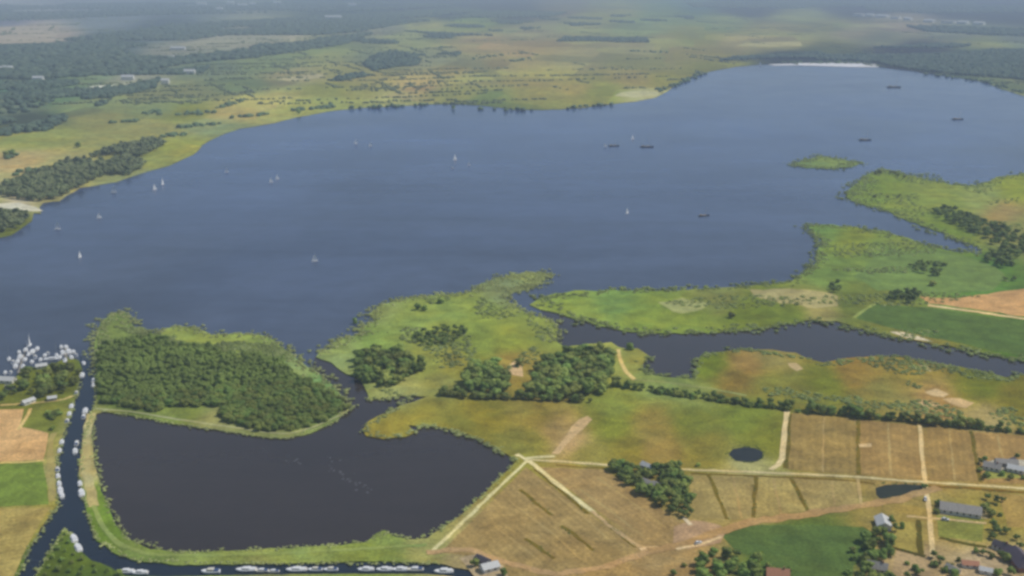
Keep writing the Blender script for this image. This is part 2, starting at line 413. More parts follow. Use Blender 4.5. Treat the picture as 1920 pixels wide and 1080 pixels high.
S = [  # (column, row, colour as seen) samples of the ground
(20,15,140,150,165),(150,10,132,143,160),(0,40,120,130,155),(200,40,122,138,155),(50,60,158,150,148),(100,68,152,147,148),(20,90,100,115,128),
(200,80,100,118,132),(300,60,105,122,138),(430,75,140,145,142),(500,72,152,152,142),(330,92,130,138,138),(100,110,90,110,118),(100,130,88,110,112),
(15,125,115,135,138),(200,140,120,140,122),(150,150,115,135,112),(60,170,95,130,116),(110,185,100,135,112),(20,200,110,130,120),(240,148,145,150,140),
(60,225,85,100,100),(150,200,125,140,106),(250,180,135,145,106),(350,175,135,145,106),(450,160,120,145,110),(400,130,115,135,120),(500,120,125,145,112),
(600,100,130,145,112),(550,145,147,146,112),(300,205,130,145,104),(180,225,140,140,96),(100,250,145,152,92),(50,262,145,152,90),(200,260,150,152,96),
(270,245,152,152,98),(60,300,168,150,110),(20,310,170,150,110),(100,305,160,155,106),(0,335,150,150,110),(330,280,150,155,80),(300,300,145,155,90),
(250,330,140,150,105),(350,210,125,135,82),(430,215,160,150,96),(480,190,170,165,96),(520,190,172,162,104),(560,195,155,155,86),(620,170,145,150,86),
(620,190,150,155,90),(400,235,135,150,110),(20,400,105,120,80),(20,425,110,122,70),(30,383,190,180,150),
(700,20,115,130,142),(760,20,105,120,132),(850,25,110,128,132),(960,15,110,130,142),(1050,10,130,138,148),(1150,20,135,145,138),(1250,20,125,145,142),
(800,45,140,150,128),(880,40,130,150,128),(720,55,130,138,138),(760,70,140,150,122),(1000,60,140,145,128),(1100,50,140,150,128),(1200,55,130,150,128),
(900,80,157,145,118),(940,95,148,140,112),(1000,90,148,140,112),(1200,90,142,140,118),(1250,80,150,150,112),(700,115,115,132,118),(660,130,140,145,102),
(820,115,130,140,120),(870,120,140,145,112),(950,115,148,138,106),(1100,110,142,140,112),(1180,120,142,142,102),(1250,120,145,145,100),(700,150,157,150,96),
(780,160,163,146,100),(850,130,158,146,100),(900,145,145,150,100),(1000,150,152,146,92),(740,180,162,160,106),(680,170,150,150,90),(850,175,140,150,92),
(930,185,125,145,92),(1000,180,147,148,86),(1080,165,157,150,86),(1130,170,135,148,82),(1200,150,147,140,92),(1210,176,160,160,116),(1000,198,140,150,86),
(1240,150,140,145,82),(1300,10,120,140,152),(1400,12,115,130,142),(1600,10,110,130,138),(1800,10,115,130,142),(1900,20,115,130,142),(1350,40,130,145,132),
(1500,30,135,148,138),(1450,60,142,146,122),(1400,80,150,150,116),(1480,80,150,150,116),(1300,70,135,145,112),(1300,100,150,150,100),(1330,125,140,145,86),
(1550,50,130,140,128),(1600,60,136,138,132),(1700,45,142,142,142),(1650,75,120,130,128),(1800,60,125,138,138),(1900,70,120,135,138),(1850,80,135,148,122),
(1550,95,115,125,102),(1700,100,92,105,98),(1850,110,90,108,100),(1900,150,125,140,112),(1500,110,92,105,92),
(720,580,135,150,86),(760,600,130,150,76),(850,570,130,150,76),(900,600,125,145,70),(950,540,122,138,98),(1010,518,142,155,90),(960,640,135,145,60),
(1000,610,130,145,70),(900,650,125,140,64),(650,650,130,150,86),(700,640,125,150,74),(800,680,135,145,70),(850,690,142,140,60),(960,680,152,135,66),
(830,720,142,145,76),(760,735,150,155,90),(640,680,130,148,90),
(740,800,137,130,54),(800,775,141,135,56),(900,790,136,130,50),(1000,780,142,130,60),(1040,810,152,131,80),(1070,830,178,148,100),(1000,830,135,130,56),
(1150,760,125,135,60),(1150,800,120,126,50),(1220,800,142,127,62),(1230,840,148,128,66),(1180,840,135,125,50),(1300,790,120,130,56),(1400,780,115,130,56),
(1430,820,125,130,50),(1330,840,136,130,56),(1300,740,125,140,76),(1400,876,165,160,100),(1100,850,140,132,62),(960,830,130,128,58),(870,800,128,126,54),
(1330,680,110,128,50),(1400,680,158,130,72),(1450,672,150,140,78),(1380,710,134,118,60),(1450,720,130,130,60),(1550,720,118,126,50),(1600,700,152,126,60),
(1700,690,147,130,60),(1640,740,132,126,66),(1740,755,164,132,78),(1850,720,110,120,46),(1900,740,125,120,50),(1850,783,165,150,96),(1155,670,148,155,76),
(1190,668,138,140,70),(1700,760,140,130,70),(1520,750,122,125,60),(1240,712,120,140,80),
(1050,560,125,147,70),(1150,575,118,150,80),(1100,590,135,155,70),(1200,600,125,147,66),(1350,560,130,140,80),(1540,580,150,145,90),
(1400,592,118,136,56),(1300,600,125,147,66),(1480,595,113,130,60),(1600,570,104,120,66),(1560,510,114,140,76),(1600,450,132,146,66),(1650,480,112,140,80),
(1750,500,112,140,80),(1700,450,125,145,76),(1850,520,92,130,70),(1540,430,112,145,82),(1625,580,120,130,66),(1700,380,118,135,76),(1750,360,125,140,80),
(1650,350,112,135,76),(1850,370,130,145,90),(1880,400,145,130,90),(1900,350,132,146,64),(1780,430,108,130,70),(1900,430,125,130,84),(1550,303,118,142,92),
(1500,309,114,140,94),(1920,640,80,115,60),
(300,640,140,157,80),(420,650,135,152,76),(210,610,118,140,80),(350,770,128,145,70),(560,690,128,150,94),(600,720,108,140,84),(400,790,142,146,90),
(500,817,130,140,84),(165,830,172,166,112),(160,880,168,158,104),(175,940,110,142,56),(190,1000,104,130,50),(250,1042,120,142,70),(400,1045,130,147,74),
(550,1040,130,147,74),(720,1010,118,140,74),(700,1035,130,147,64),(800,1020,150,150,84),(880,1045,165,146,96),(400,700,78,96,44),(250,700,72,92,42),(500,740,74,96,44),
(20,735,110,120,56),(80,700,108,118,56),(110,1060,86,106,48),(180,1075,90,112,50),(500,1090,120,125,80),
(1000,1000,157,131,78),(1100,1060,157,130,80),(1250,1040,162,135,86),(1400,930,158,138,80),(1550,820,150,126,74),(1700,850,155,128,74),(1850,850,157,130,76),
(1700,1000,150,132,68),(1850,980,145,135,64),(1720,1050,165,140,100),(1850,1060,185,160,120),(1500,1040,82,108,52),(60,800,125,132,60),(60,960,150,142,70),(-100,700,110,120,60),(-100,900,130,140,70)]
S = np.array(S, float)
SA = np.array([albedo(s[2:], s[0], s[1]) for s in S])
SAL = np.log(SA)
def ground_colour(u, v):
    ay = np.clip(.012 * v + 2.5, 3.5, 12) / 3.5            # rows matter more than columns, far away above all
    ax = np.where(v < 330, 3.2, 1.3)
    d2 = ((u[:, None] - S[None, :, 0]) / (ax[:, None] * ay[:, None])) ** 2 + ((v[:, None] - S[None, :, 1]) / ay[:, None]) ** 2
    w = 1 / (d2 + 7.0) ** 2.4
    w /= w.sum(1, keepdims=True)
    return np.exp(w @ SAL)

M_GROUND = soil('ground_cover', attr='cover', amount=1.2, plots=True)
def land(name, outline, amp, seed, z=0.0, step=13, grid=9, kind='structure'):
    out = ragged(outline, step, amp, seed)
    wob = [at(*p) for p in out]
    pts = [Vector((p.x / 1000, p.y / 1000)) for p in wob]
    n = len(pts)
    o = np.array(out)
    # interior points, closer together near the camera's own rows
    us, vs = [], []
    v = max(-14.0, o[:, 1].min())
    top = min(o[:, 1].max(), 1180)
    while v < top:
        g = np.clip(2.2 + v / 80, 2.2, grid)
        gu = g * 2.4 if v < 330 else g * 1.4
        uu = np.arange(max(-400, o[:, 0].min()), min(2350, o[:, 0].max()), gu) + random.uniform(0, gu)
        us.append(uu); vs.append(np.full(len(uu), v) + np.random.RandomState(int(v * 7) + 999).uniform(-.3, .3, len(uu)) * g)
        v += g
    us = np.concatenate(us); vs = np.concatenate(vs)
    k = inside(o, us, vs)
    us, vs = us[k], vs[k]
    X, Y = at_np(us, vs)
    allp = pts + [Vector((a / 1000, b / 1000)) for a, b in zip(X, Y)]
    res = delaunay_2d_cdt(allp, [], [list(range(n))], 1, 1e-7)
    vv, ff = res[0], res[2]
    V = np.array([(p.x * 1000, p.y * 1000) for p in vv])
    # back to the picture for the colour of each point of the ground
    def px(V):
        fwd = V[:, 1] * cp + H * sp
        upc = V[:, 1] * sp - H * cp
        return 960 + F * V[:, 0] / fwd, 540 - F * upc / fwd
    U_, V_ = px(V)
    C = ground_colour(U_, V_)
    me = bpy.data.meshes.new(name)
    V3 = [(a, b, z) for a, b in V]
    nb = len(V3)
    bd = [Vector((p.x, p.y)) for p in wob]
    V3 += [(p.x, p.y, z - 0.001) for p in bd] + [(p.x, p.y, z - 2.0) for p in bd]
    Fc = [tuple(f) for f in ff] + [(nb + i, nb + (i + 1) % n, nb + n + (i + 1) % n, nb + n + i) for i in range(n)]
    me.from_pydata(V3, [], Fc)
    me.update()
    if me.polygons[0].normal.z < 0: me.flip_normals()
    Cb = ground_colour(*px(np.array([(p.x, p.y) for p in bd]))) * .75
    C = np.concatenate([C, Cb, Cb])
    a = me.color_attributes.new('cover', 'FLOAT_COLOR', 'POINT')
    a.data.foreach_set('color', np.concatenate([C, np.ones((len(C), 1))], 1).astype(np.float32).ravel())
    ob = link(name, me, M_GROUND)
    return tag(ob, kind=kind)
land('far_ground', FAR_LAND, 1.6, 1)
land('marsh_ground', EAST_LAND, 2.2, 2)
land('islet_ground', ISLET, 1.5, 3)
land('ground', SOUTH_LAND, 1.5, 4)
land('bank_ground', WEST_LAND, 1.0, 5)
land('fork_ground', FORK_LAND, .8, 6)

# ------------------------------------------------------------ water
WZ = -.7
lake = sheet('lake_water', [(-2600, 1690), (3600, 1690), (4600, 60), (-3600, 60)], WZ, water_mat('lake_water', (.059, .099, .205), .17, ripple=.18, spec=.17, var=.2, silt=(.070, .086, .118)), amp=0)
M_POND = water_mat('pond_water', (.042, .033, .028), .14, .01, .08, .12)
pond = sheet('pond_water', [(150, 765), (300, 760), (540, 800), (640, 760), (600, 715), (585, 685), (592, 664), (640, 690), (690, 720), (705, 735), (830, 735), (800, 780), (900, 800), (985, 850), (975, 880),
    (880, 985), (790, 1030), (300, 1045), (215, 1020), (175, 960), (160, 860)], WZ + .06, M_POND, amp=0)
sheet('river_water', [(1000, 555), (1030, 612), (1020, 660), (1150, 660), (1190, 720), (1310, 722), (1330, 690), (1540, 690), (1740, 700), (1900, 725), (2300, 790),
    (3800, 930), (3800, 860), (2300, 715), (1900, 660), (1600, 590), (1480, 590), (1200, 610)], WZ + .06, M_POND, amp=0)
sheet('canal_water', [(150, 665), (190, 690), (178, 790), (165, 900), (178, 1000), (250, 1045), (800, 1045), (890, 1060), (1010, 1300), (1110, 1690), (-250, 1690),
    (20, 1060), (90, 940), (95, 870), (120, 790), (140, 720)], WZ + .12, water_mat('canal_water', (.016, .024, .036), .12, .02, .12, .15), amp=0)
sheet('dark_pond_water', [(1366, 852), (1374, 842), (1395, 838), (1415, 840), (1430, 847), (1431, 857), (1420, 865), (1398, 867), (1378, 863)], .05, water_mat('pool_water', (.026, .030, .026), .25, .05, .2, .2, spec=.2), amp=.4, step=8)
sheet('ditch_pond_water', [(1642, 915), (1660, 909), (1700, 908), (1735, 910), (1730, 917), (1700, 925), (1672, 935), (1652, 936), (1643, 928)], .05, water_mat('ditch_water', (.030, .036, .020), .3, .05, .2, .2, spec=.15), amp=.4, step=8)

# ------------------------------------------------------------ fields
FI = [0]
def field(name, pts, rgb, rows=None, amp=.7, z=.05, amount=1.05, tint=(1.05, 1.0, .92)):
    FI[0] += 1
    cu = sum(p[0] for p in pts) / len(pts); cv = sum(p[1] for p in pts) / len(pts)
    a = albedo(rgb, min(max(cu, 0), 1920), cv)
    return sheet(name, pts, z + .004 * FI[0] % .04, soil(name, color=tuple(a), amount=amount, rows=rows, tint=tint), amp=amp, seed=FI[0])
def row_angle(p, q):
    a, b = at(*p), at(*q)
    d = b - a
    return -math.atan2(d.y, d.x) + math.pi / 2
TAN = (157, 131, 78)
field('stubble_field', [(986, 876), (1050, 924), (1108, 966), (1150, 1000), (1198, 1036), (1130, 1064), (1010, 1084), (946, 1082), (910, 1046), (826, 1036), (900, 962)],
      (155, 130, 79), (row_angle((1005, 905), (1180, 1040)), 9, .10))
field('stubble_field', [(1012, 876), (1132, 880), (1200, 925), (1285, 988), (1320, 1002), (1262, 1022), (1222, 1026), (1120, 958)], (160, 132, 82), (row_angle((1005, 870), (1215, 1030)), 9, .07))
for q in ([(1290, 890), (1328, 892), (1362, 974), (1300, 972)], [(1332, 892), (1415, 895), (1411, 972), (1367, 974)],
          [(1421, 895), (1480, 897), (1512, 958), (1418, 970)], [(1488, 897), (1606, 903), (1608, 944), (1518, 957)]):
    field('hay_field', q, random.choice([(160, 140, 84), (156, 136, 80), (163, 143, 82)]), (row_angle(q[0], q[3]), 7, .06))
field('stubble_field', [(1483, 774), (1605, 786), (1606, 888), (1476, 880)], (149, 126, 74), (row_angle((1483, 774), (1476, 880)), 10, .09))
field('stubble_field', [(1613, 787), (1718, 798), (1727, 896), (1613, 889)], (154, 125, 75), (row_angle((1613, 787), (1613, 889)), 9, .09))
field('stubble_field', [(1738, 800), (1817, 808), (1834, 902), (1746, 899)], (155, 126, 74), (row_angle((1738, 800), (1746, 899)), 8, .1))
field('stubble_field', [(1826, 809), (1925, 818), (2300, 852), (2300, 935), (1925, 908), (1842, 903)], (160, 128, 76), (row_angle((1826, 809), (1842, 903)), 9, .08))
field('meadow', [(1352, 1004), (1372, 990), (1430, 984), (1520, 984), (1618, 988), (1645, 1005), (1640, 1040), (1600, 1062), (1592, 1130), (1440, 1130), (1428, 1048), (1380, 1034)],
      (86, 110, 60), None, amp=1.6, tint=(1.12, 1.02, .9))
field('crop_field', [(1640, 570), (1740, 577), (1820, 589), (1920, 603), (2300, 650), (2300, 728), (1920, 668), (1850, 655), (1800, 643), (1740, 632), (1668, 614), (1602, 596)],
      (90, 115, 68), (row_angle((1640, 570), (1920, 603)), 14, .08), amp=.8)
field('ploughed_field', [(1722, 556), (1790, 560), (1850, 551), (1920, 541), (2300, 520), (2300, 632), (1920, 594), (1830, 580), (1740, 568)], (190, 146, 98), None, amp=1.6)
field('dry_meadow', [(1405, 544), (1480, 541), (1545, 547), (1572, 556), (1570, 574), (1530, 578), (1480, 570), (1430, 562)], (168, 158, 108), None, amp=3.0)
field('dry_meadow', [(1236, 566), (1280, 560), (1330, 568), (1320, 582), (1280, 588), (1250, 578)], (156, 162, 104), None, amp=3.5)
field('meadow', [(1652, 470), (1760, 470), (1850, 492), (1890, 520), (1860, 545), (1720, 550), (1650, 545), (1600, 520)], (110, 135, 80), None, amp=3.2)
field('hay_field', [(0, 768), (44, 767), (38, 800), (92, 812), (82, 862), (0, 866), (-300, 872), (-300, 775)], (203, 160, 106), (.3, 9, .05))
field('meadow', [(0, 869), (80, 866), (86, 900), (92, 946), (0, 950), (-300, 956), (-300, 876)], (116, 138, 60), (.1, 12, .08))
field('hay_field', [(0, 954), (94, 952), (74, 982), (50, 1026), (22, 1090), (-120, 1300), (-500, 1300), (-300, 960)], (162, 143, 78), (1.2, 9, .09), amount=1.1)
field('meadow', [(48, 768), (118, 772), (104, 806), (44, 800)], (122, 130, 58), None, amp=1.0)
field('yellow_field', [(428, 186), (470, 182), (520, 180), (538, 190), (500, 200), (446, 200)], (182, 174, 94), None, amp=1.6)
field('pale_field', [(0, 50), (90, 48), (115, 60), (90, 80), (0, 82), (-200, 84), (-200, 54)], (160, 152, 150), None, amp=1.2)
field('pale_field', [(330, 82), (430, 68), (520, 66), (532, 78), (460, 84), (380, 92)], (148, 150, 142), None, amp=1.2)
field('pale_field', [(1380, 86), (1400, 80), (1500, 78), (1505, 86), (1440, 88)], (168, 163, 122), None, amp=.6)
field('pale_field', [(150, 167), (175, 161), (216, 158), (212, 163), (180, 168)], (205, 200, 182), None, amp=.3)
field('pale_field', [(520, 148), (560, 142), (610, 138), (600, 146), (540, 152)], (168, 160, 128), None, amp=.8)
field('sand_bank', [(1152, 180), (1165, 173), (1200, 170), (1236, 172), (1232, 179), (1190, 183)], (178, 176, 132), None, amp=.9)
field('sand_spit', [(0, 381), (36, 380), (66, 388), (82, 396), (60, 396), (0, 390), (-120, 392), (-120, 382)], (208, 200, 180), None, amp=.6)
field('beach', [(1440, 120.5), (1478, 119.5), (1495, 118.4), (1580, 117.6), (1642, 120.5), (1648, 126), (1600, 125.8), (1560, 124.4), (1500, 122.6), (1450, 122.8)], (226, 224, 214), None, amp=.35, amount=.6)
field('sand_patch', [(1085, 786), (1104, 781), (1109, 788), (1092, 805), (1070, 826), (1048, 850), (1036, 852), (1052, 828), (1072, 802)], (198, 166, 118), None, amp=1.8)
field('sand_patch', [(1475, 681), (1492, 680), (1508, 692), (1494, 696), (1480, 688)], (190, 165, 118), None, amp=1.6)
field('sand_patch', [(1730, 735), (1752, 730), (1778, 738), (1768, 744), (1745, 742)], (196, 168, 122), None, amp=2.4)
field('sand_patch', [(1770, 748), (1800, 746), (1826, 758), (1812, 764), (1784, 760)], (192, 162, 116), None, amp=2.6)
field('sand_patch', [(1718, 750), (1750, 752), (1768, 762), (1740, 764)], (182, 152, 106), None, amp=2.4)
field('sand_patch', [(1722, 684), (1738, 684), (1748, 696), (1736, 698)], (176, 158, 110), None, amp=1.8)
field('sand_patch', [(950, 690), (966, 676), (980, 688), (978, 706), (960, 702)], (200, 168, 124), None, amp=1.8)
field('sand_patch', [(1610, 833), (1634, 832), (1634, 838), (1612, 839)], (206, 176, 128), None, amp=.4, z=.11)
field('sand_patch', [(1198, 1028), (1232, 1024), (1240, 1032), (1210, 1038)], (212, 176, 126), None, amp=.8, z=.11)
field('yard', [(1262, 988), (1300, 975), (1350, 984), (1362, 996), (1350, 1018), (1290, 1030), (1262, 1022)], (176, 142, 108), None, amp=1.2)
field('yard', [(1812, 1044), (1850, 1040), (1890, 1056), (1905, 1100), (1820, 1100), (1790, 1062)], (190, 164, 124), None, amp=1.6)
field('yard', [(1680, 1032), (1740, 1040), (1750, 1100), (1670, 1100)], (164, 138, 100), None, amp=1.6)
field('yard', [(862, 1046), (905, 1036), (945, 1062), (960, 1100), (900, 1100), (880, 1068)], (178, 156, 122), None, amp=1.4)
field('yard', [(1842, 868), (1872, 860), (1925, 862), (1925, 884), (1880, 888), (1850, 880)], (168, 162, 150), None, amp=1.2)
field('yard', [(1756, 950), (1850, 956), (1852, 974), (1760, 972)], (168, 152, 112), None, amp=1.4)
field('garden', [(1845, 880), (1900, 882), (1915, 896), (1850, 898)], (140, 142, 70), None, amp=1.6)
field('garden', [(1756, 966), (1845, 972), (1842, 1016), (1760, 1006)], (128, 132, 62), (row_angle((1756, 966), (1845, 972)), 7, .12), amp=.8)
field('hay_field', [(1680, 978), (1732, 978), (1732, 1040), (1664, 1024)], (156, 140, 68), None, amp=.8)
field('hay_field', [(1872, 925), (2200, 950), (2200, 1010), (1890, 988)], (160, 134, 72), None, amp=.8)
field('bare_bank', [(1690, 622), (1722, 630), (1750, 641), (1700, 634), (1668, 622)], (206, 190, 160), None, amp=.5)

# ------------------------------------------------------------ paths, tracks and ditches
def path(name, pts, w, rgb, z=.13, amp=.34, amount=.9):
    a = albedo(rgb, pts[len(pts) // 2][0], pts[len(pts) // 2][1])
    key = (name, rgb)
    if key not in MATS: MATS[key] = soil(name, color=tuple(a), amount=amount)
    return ribbon(name, pts, w, z, MATS[key], amp, seed=len(MATS))
path('path', [(808, 1036), (850, 997), (900, 948), (950, 900), (990, 863)], 2.6, (205, 196, 140))
path('path', [(968, 852), (992, 864), (1050, 912), (1115, 962)], 3.2, (214, 198, 146), z=.135)
path('track', [(1110, 958), (1150, 992), (1200, 1027), (1230, 1029)], 2.6, (186, 156, 110), z=.14)
path('track', [(990, 862), (1060, 866), (1140, 872), (1200, 876), (1290, 881), (1400, 885), (1500, 889), (1600, 894), (1700, 902), (1800, 908), (1920, 916), (2300, 942)], 3.0, (196, 180, 130), z=.145)
path('path', [(1040, 856), (1000, 858), (985, 860)], 3.0, (200, 190, 140), z=.15)
path('path', [(1476, 768), (1473, 790), (1470, 830), (1467, 860), (1462, 874), (1445, 881)], 3.6, (214, 190, 140), z=.155)
path('path', [(1724, 797), (1727, 830), (1731, 870), (1735, 904), (1738, 940), (1744, 968), (1746, 1000), (1748, 1045)], 3.0, (206, 180, 128), z=.16)
path('dirt_road', [(1214, 1032), (1270, 1026), (1330, 1002), (1400, 980), (1500, 966), (1600, 950), (1680, 938), (1720, 926), (1760, 914)], 7.0, (170, 138, 92), z=.165)
path('dirt_road', [(800, 1036), (850, 1031), (880, 1030), (930, 1050), (1040, 1078), (1140, 1062), (1216, 1034)], 5.0, (176, 142, 98), z=.17)
path('path', [(1608, 896), (1614, 945)], 2.0, (176, 152, 100), z=.175)
path('path', [(1268, 1030), (1300, 1024), (1330, 1016), (1352, 1006)], 2.2, (216, 186, 142), z=.18)
path('path', [(1700, 968), (1745, 972), (1800, 976), (1850, 982)], 2.6, (186, 162, 116), z=.185)
path('path', [(1282, 970), (1296, 985)], 2.4, (206, 186, 152), z=.19)
path('path', [(1600, 596), (1625, 578), (1648, 566)], 3.2, (140, 156, 86), z=.13)
path('path', [(1158, 655), (1163, 680), (1172, 700), (1190, 712)], 3.2, (206, 182, 112), z=.13)
path('track', [(1190, 712), (1240, 716), (1330, 728), (1400, 742)], 3.0, (140, 150, 92), z=.135)
path('track', [(172, 775), (164, 800), (160, 850), (164, 900), (176, 950)], 5.4, (172, 164, 114), z=.13)
path('track', [(176, 948), (190, 985), (220, 1020), (280, 1040), (400, 1042), (560, 1036), (700, 1028), (800, 1022)], 3.0, (134, 152, 82), z=.135)
path('dike_path', [(176, 766), (250, 772), (330, 786), (420, 799), (500, 811), (542, 814), (590, 800), (636, 780), (654, 768)], 2.4, (160, 164, 118), z=.12)
path('path', [(0, 760), (60, 756), (120, 750), (138, 742)], 2.6, (190, 170, 112), z=.13)
path('path', [(58, 766), (48, 788), (34, 806)], 2.4, (206, 176, 110), z=.14)
path('track', [(100, 812), (92, 850), (96, 900), (98, 940)], 4.0, (160, 150, 92), z=.15)
path('field_edge', [(0, 868), (50, 867), (84, 863)], 2.4, (206, 184, 112), z=.16)
path('path', [(1740, 572), (1820, 583), (1920, 598), (2300, 642)], 6.0, (206, 184, 136), z=.12)
DITCH = (122, 106, 46)
for l in ([(1328, 890), (1346, 930), (1364, 974)], [(1418, 894), (1415, 930), (1413, 970)], [(1484, 898), (1500, 930), (1516, 958)],
          [(1609, 786), (1609, 840), (1610, 890)], [(1821, 808), (1838, 904)], [(1052, 986), (1086, 1008), (1112, 1032)], [(975, 918), (1006, 944), (1034, 966)],
          [(985, 1010), (1020, 1034), (1040, 1048)], [(1004, 880), (1050, 918), (1102, 964)], [(1122, 968), (1150, 992), (1192, 1026)]):
    path('ditch', l, 2.2, DITCH, z=.12, amp=.55)
for l in ([(1010, 900), (1100, 975), (1150, 1018)], [(950, 935), (1050, 1012), (1090, 1050)], [(925, 985), (985, 1030), (1010, 1052)], [(1055, 895), (1140, 955), (1210, 1008)], [(1120, 895), (1250, 990)],
          [(1545, 782), (1542, 886)], [(1665, 794), (1670, 892)], [(1780, 806), (1790, 900)], [(1870, 816), (1880, 858)], [(1375, 894), (1390, 972)], [(1450, 897), (1465, 966)], [(1560, 902), (1565, 950)]):
    path('field_edge', l, 1.2, (167, 143, 90), z=.1, amp=.6)
path('ditch', [(1296, 888), (1400, 892), (1500, 896), (1600, 902), (1640, 907)], 1.8, (116, 96, 44), z=.11)
path('ditch', [(1740, 912), (1820, 915), (1920, 924)], 3.2, (124, 98, 44), z=.11)
path('ditch', [(1042, 872), (1090, 876), (1134, 878)], 1.8, (126, 106, 50), z=.11)
path('ditch', [(1481, 776), (1477, 830), (1474, 878)], 3.0, (116, 104, 52), z=.115)
path('ditch', [(1722, 975), (1724, 1000), (1726, 1038)], 3.4, (100, 92, 36), z=.12)
path('ditch', [(1672, 1026), (1700, 1034), (1735, 1044)], 3.0, (84, 78, 30), z=.12)
path('ditch', [(1762, 1008), (1800, 1018), (1850, 1026)], 3.0, (96, 92, 40), z=.12)
#TREES
# ------------------------------------------------------------ vegetation
def ico(sub):
    bm = bmesh.new(); bmesh.ops.create_icosphere(bm, subdivisions=sub, radius=1)
    V = np.array([v.co[:] for v in bm.verts]); T = np.array([[v.index for v in f.verts] for f in bm.faces])
    bm.free(); return V, T
IC1, IC2 = ico(1), ico(2)
def lump(rng, c, r, base=IC1, squash=1.0, rough=.22):
    V, T = base
    n = rng.randn(len(V)) * rough
    P = V * (1 + n)[:, None] * np.array([r, r, r * squash]) + np.array(c)
    return P, T
def quads(rng, P, N, size):
    """leaf sprays: small bent faces standing round the points P"""
    k = len(P)
    a = rng.randn(k, 3) + N * .6; a /= np.linalg.norm(a, axis=1)[:, None]
    b = np.cross(a, rng.randn(k, 3)); b /= np.linalg.norm(b, axis=1)[:, None]
    s = size * rng.uniform(.6, 1.4, (k, 1))
    c = np.cross(a, b)
    V = np.stack([P - b * s, P + c * s * .8, P + b * s, P - c * s * .8], 1).reshape(-1, 3)
    i = np.arange(k)[:, None] * 4
    T = np.concatenate([i + [0, 1, 2], i + [0, 2, 3]])
    return V, T
def join(parts):
    Vs, Ts, o = [], [], 0
    for V, T in parts:
        Vs.append(V); Ts.append(T + o); o += len(V)
    return np.concatenate(Vs), np.concatenate(Ts)
def crown_arrays(seed, h=10.0, w=9.0, low=.22, nl=13, leaves=420, base=IC1, leaf=.42, pointy=0.0):
    """tree foliage: uneven clumps of leaves filling an egg, with sprays sticking out of them"""
    rng = np.random.RandomState(seed)
    parts = []; LP = []; LN = []
    zc = h * (low + 1) / 2; hz = h * (1 - low) / 2
    for i in range(nl):
        d = rng.randn(3); d /= np.linalg.norm(d)
        rr = rng.uniform(.25, .82)
        wz = 1 - pointy * max(0, d[2])
        c = np.array([d[0] * w / 2 * rr * wz, d[1] * w / 2 * rr * wz, zc + d[2] * hz * rr])
        r = rng.uniform(.17, .30) * w * .95
        V, T = lump(rng, c, r, base, squash=.8)
        parts.append((V, T))
        k = leaves // nl
        q = rng.randn(k, 3); q /= np.linalg.norm(q, axis=1)[:, None]
        LP.append(c + q * r * np.array([1.08, 1.08, .88])); LN.append(q)
    parts.append(quads(rng, np.concatenate(LP), np.concatenate(LN), leaf))
    V, T = join(parts)
    V[:, 2] = np.maximum(V[:, 2], .15 if low < .1 else .8)
    return V, T
def trunk_mesh(seed, h, r, limbs=4):
    rng = random.Random(seed)
    bm = bmesh.new()
    def tube(p, q, a, b, n=7):
        d = (q - p).normalized(); u = d.orthogonal().normalized(); w = d.cross(u)
        r0 = [bm.verts.new(p + (u * math.cos(6.283 * i / n) + w * math.sin(6.283 * i / n)) * a) for i in range(n)]
        r1 = [bm.verts.new(q + (u * math.cos(6.283 * i / n) + w * math.sin(6.283 * i / n)) * b) for i in range(n)]
        for i in range(n): bm.faces.new((r0[i], r0[(i + 1) % n], r1[(i + 1) % n], r1[i]))
        bm.faces.new(r1)
    top = Vector((rng.uniform(-.3, .3), rng.uniform(-.3, .3), h * .62))
    tube(Vector((0, 0, -.3)), top * .5, r, r * .75); tube(top * .5, top, r * .75, r * .3)
    for i in range(limbs):
        t = rng.uniform(.45, .85); a = 6.283 * i / limbs + rng.uniform(-.4, .4)
        p = top * t
        tube(p, p + Vector((math.cos(a) * h * .24, math.sin(a) * h * .24, h * .2)), r * .4, r * .12, 5)
    me = bpy.data.meshes.new('trunk'); bm.to_mesh(me); bm.free()
    return me
M_BARK = plain('bark', (.09, .065, .045), .9, spec=.1, dirt=.3)
M_DARK = leafy('dark_foliage', (.200, .270, .060), (.320, .380, .090))
M_MID = leafy('mid_foliage', (.200, .255, .058), (.290, .330, .085))
M_WILLOW = leafy('willow_foliage', (.250, .320, .075), (.310, .370, .095), .07, .35, .5)
M_REED = leafy('reed_foliage', (.50, .56, .22), (.66, .66, .34), .1, .5, .5)
M_MARSH = leafy('marsh_foliage', (.42, .46, .15), (.54, .54, .24), .1, .4, .5)
M_FARW = leafy('far_foliage', (.175, .24, .10), (.26, .31, .14), .1, .05)
M_FARD = leafy('far_wood_foliage', (.085, .13, .085), (.15, .19, .115), .12, .02)

class Kind:
    def __init__(s, name, m, cat, variants, h, w, **kw):
        s.name, s.cat, s.items, s.h = name, cat, [], h
        for i in range(variants):
            c = mesh_np('crown', *crown_arrays(i * 17 + hash(name) % 1, h, w, **kw)); c.materials.append(m)
            t = trunk_mesh(i, h, h * .022 + .05); t.materials.append(M_BARK)
            s.items.append((t, c))
        s.arr = [crown_arrays(90 + i, h, w, **{**kw, 'leaves': 120, 'nl': 7}) for i in range(4)]
        s.m = m
TREE = Kind('broadleaf_tree', M_DARK, 'tree', 6, 10.0, 9.6, low=.10, nl=15, leaves=600, leaf=.45)
LIGHT = Kind('field_tree', M_MID, 'tree', 4, 8.0, 8.6, low=.08, nl=13, leaves=500, leaf=.42)
WILLOW = Kind('willow_shrub', M_WILLOW, 'willow', 6, 5.6, 8.4, low=-.1, nl=12, leaves=420, leaf=.42)
SHRUB = Kind('shrub', M_DARK, 'shrub', 4, 3.4, 4.2, low=-.1, nl=8, leaves=260, leaf=.3)
